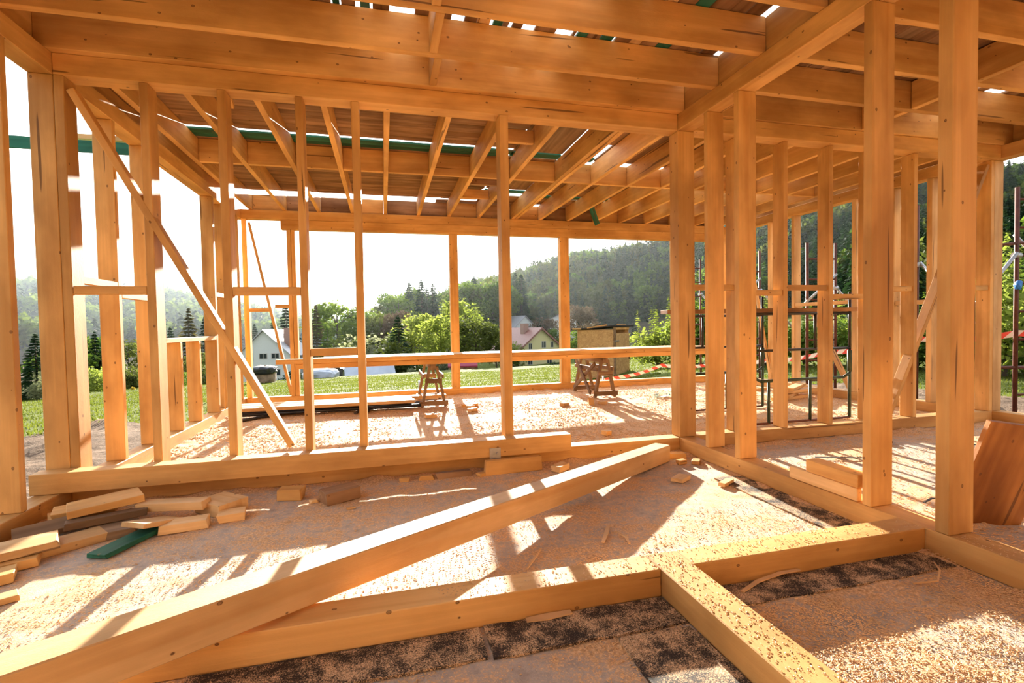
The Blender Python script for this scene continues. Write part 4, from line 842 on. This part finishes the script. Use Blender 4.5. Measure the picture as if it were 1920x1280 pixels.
def house(loc, rz, w, L, he, hr, wallm, roofm, lab, wins, chim=None, nm='house', ov=.4, eb=None):
    r = empty(nm, loc, rz); tag(r, lab, 'house'); a = w/2
    solid('walls', [(-a, 0, -2), (a, 0, -2), (a, 0, he), (0, 0, hr), (-a, 0, he), (-a, L, -2), (a, L, -2), (a, L, he), (0, L, hr), (-a, L, he)], [(0, 1, 2, 3, 4), (5, 9, 8, 7, 6), (0, 4, 9, 5), (1, 6, 7, 2), (4, 3, 8, 9), (2, 7, 8, 3), (0, 5, 6, 1)], wallm, r)
    sl = (hr-he)/a
    for s in (-1, 1):
        e_ = a+ov; z_e = he-sl*ov+.05; t = .16
        solid('roof', [(0, -ov, hr+.06), (s*e_, -ov, z_e), (s*e_, L+ov, z_e), (0, L+ov, hr+.06), (0, -ov, hr+.06+t), (s*e_, -ov, z_e+t), (s*e_, L+ov, z_e+t), (0, L+ov, hr+.06+t)], [(0, 1, 2, 3), (4, 7, 6, 5), (0, 4, 5, 1), (1, 5, 6, 2), (2, 6, 7, 3), (3, 7, 4, 0)], roofm, r)
        if eb: solid('bargeboard', [(0, -ov-.06, hr-.2), (s*e_, -ov-.06, z_e-.22), (s*e_, -ov, z_e-.22), (0, -ov, hr-.2), (0, -ov-.06, hr+.25), (s*e_, -ov-.06, z_e+.2), (s*e_, -ov, z_e+.2), (0, -ov, hr+.25)], [(0, 1, 2, 3), (4, 7, 6, 5), (0, 4, 5, 1), (1, 5, 6, 2), (2, 6, 7, 3), (3, 7, 4, 0)], eb, r)
    for (x, z, ww, wh) in wins:
        bm = bmesh.new(); abox(bm, (x-ww/2-.08, -.05, z-.08), (x+ww/2+.08, .02, z)); abox(bm, (x-ww/2-.08, -.05, z+wh), (x+ww/2+.08, .02, z+wh+.08)); abox(bm, (x-ww/2-.08, -.05, z), (x-ww/2, .02, z+wh)); abox(bm, (x+ww/2, -.05, z), (x+ww/2+.08, .02, z+wh)); abox(bm, (x-.03, -.045, z), (x+.03, .02, z+wh)); f_ = meshobj('window', bm, FRAME, r)
        bm = bmesh.new(); abox(bm, (x-ww/2, -.02, z), (x+ww/2, .01, z+wh)); meshobj('pane', bm, GLASS, f_)
    if chim:
        bm = bmesh.new(); abox(bm, chim[0], chim[1]); meshobj('chimney', bm, BRICK, r)
    return r
def at(px, r): a = az_of(px); return r*math.sin(a), r*math.cos(a)
def zpx(px, y, r): return EYE.z+elev(px, y)*r
x, y = at(494, 83); house((x, y, zpx(494, 716, 83)), R(-6), 7.6, 11, 3.9, 7.6, WHITE, ROOFG, 'white gabled house with pale metal roof seen in the back left opening', [(-2.0, 3.2, .9, 1.1), (-.1, 3.5, 1.0, .7), (1.6, 3.5, 1.0, .7), (1.7, 1.0, 1.0, .8), (-2.0, .9, .9, .9)], ((2.0, 3.0, 4.5), (3.3, 4.2, 8.0)))
x, y = at(1014, 102); house((x, y, zpx(1014, 699, 102)), R(14), 10.2, 12, 5.0, 9.1, YELLOW, ROOFR, 'yellow gabled house with red brown roof left of the third back post', [(-2.5, 5.0, .7, 1.1), (.7, 5.2, .9, 1.2), (2.7, 5.2, .6, 1.1), (-2.6, 1.9, 1.0, 1.1), (2.0, 1.9, 1.1, 1.1)], ((-1.7, 4.0, 6), (-.5, 5.4, 10.2)), eb=ROOFR, ov=.6)
x, y = at(985, 150); house((x, y, zpx(985, 632, 150)), R(30), 9, 12, 3, 6.3, WHITE, ROOFG, 'small grey roofed house uphill behind the yellow house', [(-2, 1, 1, 1), (2, 1, 1, 1)])
x, y = at(1056, 165); house((x, y, zpx(1056, 628, 165)), R(-20), 9, 8, 5, 7.3, WHITE, ROOFG, 'pale building uphill behind the third back post', [(-2, 2.4, 1, 1), (2, 2.4, 1, 1)])
x, y = at(893, 62); house((x, y, zpx(893, 703, 62)), R(80), 2.6, 3.4, 1.15, 2.1, OLD, REDROOF, 'low woodshed with crimson roof right of the nearer back post', [], ov=.1, nm='woodshed')
x, y = at(737, 58); house((x, y, zpx(737, 718, 58)), R(97), 4.0, 5.3, .35, 1.8, SILVER, SILVER, 'low silver tarpaulin-covered roof behind the end-on sawhorse', [], ov=.05, nm='covered_shelter')
x, y = at(631, 60); house((x, y, zpx(631, 716, 60)), 0, 1.1, 1.2, 1.3, 1.55, BLACKF, BLACKF, 'small dark hut below the planks on the left', [], ov=.15, nm='hut')
# wrapped bale and rubble heap
def lump(nm, px, r, yb, w, h, m_, lab, cat, seed):
    x, y = at(px, r); bm = bmesh.new(); bmesh.ops.create_icosphere(bm, subdivisions=4, radius=1)
    for v in bm.verts:
        c_ = v.co.normalized(); v.co = Vector((math.copysign(abs(c_.x)**.6, c_.x)*w/2, math.copysign(abs(c_.y)**.6, c_.y)*w/2, (math.copysign(abs(c_.z)**.6, c_.z)*.5+.5)*h)); v.co *= 1+.10*noise.noise(v.co*2.2+Vector((seed, 0, 0)))+.05*noise.noise(v.co*7)
    o = meshobj(nm, bm, m_, None, True); o.location = (x, y, zpx(px, yb, r)); return tag(o, lab, cat)
lump('wrapped_bale', 493, 48, 724, 1.8, 1.75, TAN, 'large brown bale wrapped in plastic before the white house', 'bale', 1)
lump('plastic_cover', 494, 47.8, 702, 1.95, .75, BLACKF, 'shiny black plastic cover over the brown bale', 'cover', 4)
lump('rubble_heap', 600, 52, 718, 3.2, 1.4, SILVER, 'grey heap under a torn tarpaulin left of the thin stud', 'heap', 6)

# wooden site toilet made of strand board
OSB, n, l, b = mat('strand_board'); tc = n.new('ShaderNodeTexCoord')
vo = n.new('ShaderNodeTexVoronoi'); vo.inputs['Scale'].default_value = 9; l.new(vmul(n, l, tc.outputs['Object'], (1, 1, 1.0)), vo.inputs['Vector'])
c = mixc(n, l, .55, ramp(n, l, vo.outputs['Color'], [(.1, (.33, .17, .05)), (.9, (.60, .37, .14))]), ramp(n, l, nz(n, l, tc.outputs['Object'], 22, 4, .8), [(.35, (.30, .14, .045)), (.65, (.62, .39, .17))])); l.new(c, b.inputs['Base Color']); b.inputs['Roughness'].default_value = .7
x, y = at(1150, 20.2); sh = empty('site_toilet', (x, y, zpx(1150, 712, 20.2)), R(-26)+.0); tag(sh, 'strand board site toilet with black felt roof right of the back posts', 'shed')
def bx(nm, lo, hi, m_, p=sh): bm = bmesh.new(); abox(bm, lo, hi); bmesh.ops.recalc_face_normals(bm, faces=bm.faces); return meshobj(nm, bm, m_, p)
sh.rotation_euler = (0, 0, R(18)); Wd, Dp, Ht = 1.15, 1.25, 2.05
# local: nearest corner at origin, left wall along -X, front wall along (+X... receding)
sh.rotation_euler = (0, 0, R(0))
U1 = Vector((-.90, .43, 0)); U2 = Vector((.83, .56, 0))
def wallp(nm, o0, dv, L, z0, z1, m_, t=.04, p=sh):
    nrm = Vector((dv.y, -dv.x, 0))*t; q = []
    for s in (0, 1):
        for (e_, z) in ((0, z0), (L, z0), (L, z1), (0, z1)): q.append(tuple(Vector(o0)+dv*e_+nrm*s+Vector((0, 0, z))))
    return solid(nm, q, [(0, 1, 2, 3), (4, 7, 6, 5), (0, 4, 5, 1), (1, 5, 6, 2), (2, 6, 7, 3), (3, 7, 4, 0)], m_, p)
wallp('side_wall', (0, 0, 0), U1, 1.42, -.1, 2.0, OSB); wallp('door', tuple(U2*.10), U2, 1.12, -.05, 1.85, OSB); wallp('lintel', tuple(U2*.10), U2, 1.12, 1.99, 2.08, PINE)
wallp('corner_post', (0, 0, 0), U2, .11, -.1, 2.1, GREY, .06); wallp('back_wall', tuple(U1*1.42), U2, 1.22, -.1, 2.0, OSB); wallp('side_wall', tuple(U2*1.24), U1, 1.42, -.1, 2.0, OSB); wallp('hinge', tuple(Vector((0, 0, 1.52))+U2*-.0), U2, .34, 0, .05, STEEL, .075); wallp('latch', tuple(Vector((0, 0, .78))+U2*1.15), U2, .07, 0, .07, DARKPIPE, .08)
c4 = [U1*-.12+U2*-.1, U1*-.12+U2*1.42, U1*1.62+U2*1.42, U1*1.62+U2*-.1]; zz = [2.13, 2.10, 1.98, 2.0]
solid('roof', [tuple(c_+Vector((0, 0, z))) for c_, z in zip(c4, zz)]+[tuple(c_+Vector((0, 0, z+.05))) for c_, z in zip(c4, zz)], [(0, 3, 2, 1), (4, 5, 6, 7), (0, 1, 5, 4), (1, 2, 6, 5), (2, 3, 7, 6), (3, 0, 4, 7)], BITUMEN, sh)
for i, (a_, b_) in enumerate(((U1*.2+U2*-.06, U1*1.0+U2*-.06), (U1*0+U2*.35, U1*0+U2*1.0), (U1*1.2+U2*-.12, U1*1.55+U2*-.12))):
    bar('roof_batten', a_+Vector((0, 0, 2.19-.07*i*(i == 2))), b_+Vector((0, 0, 2.17-.09*(i != 1)-.03*(i == 2))), .07, .05, PINE, parent=sh)
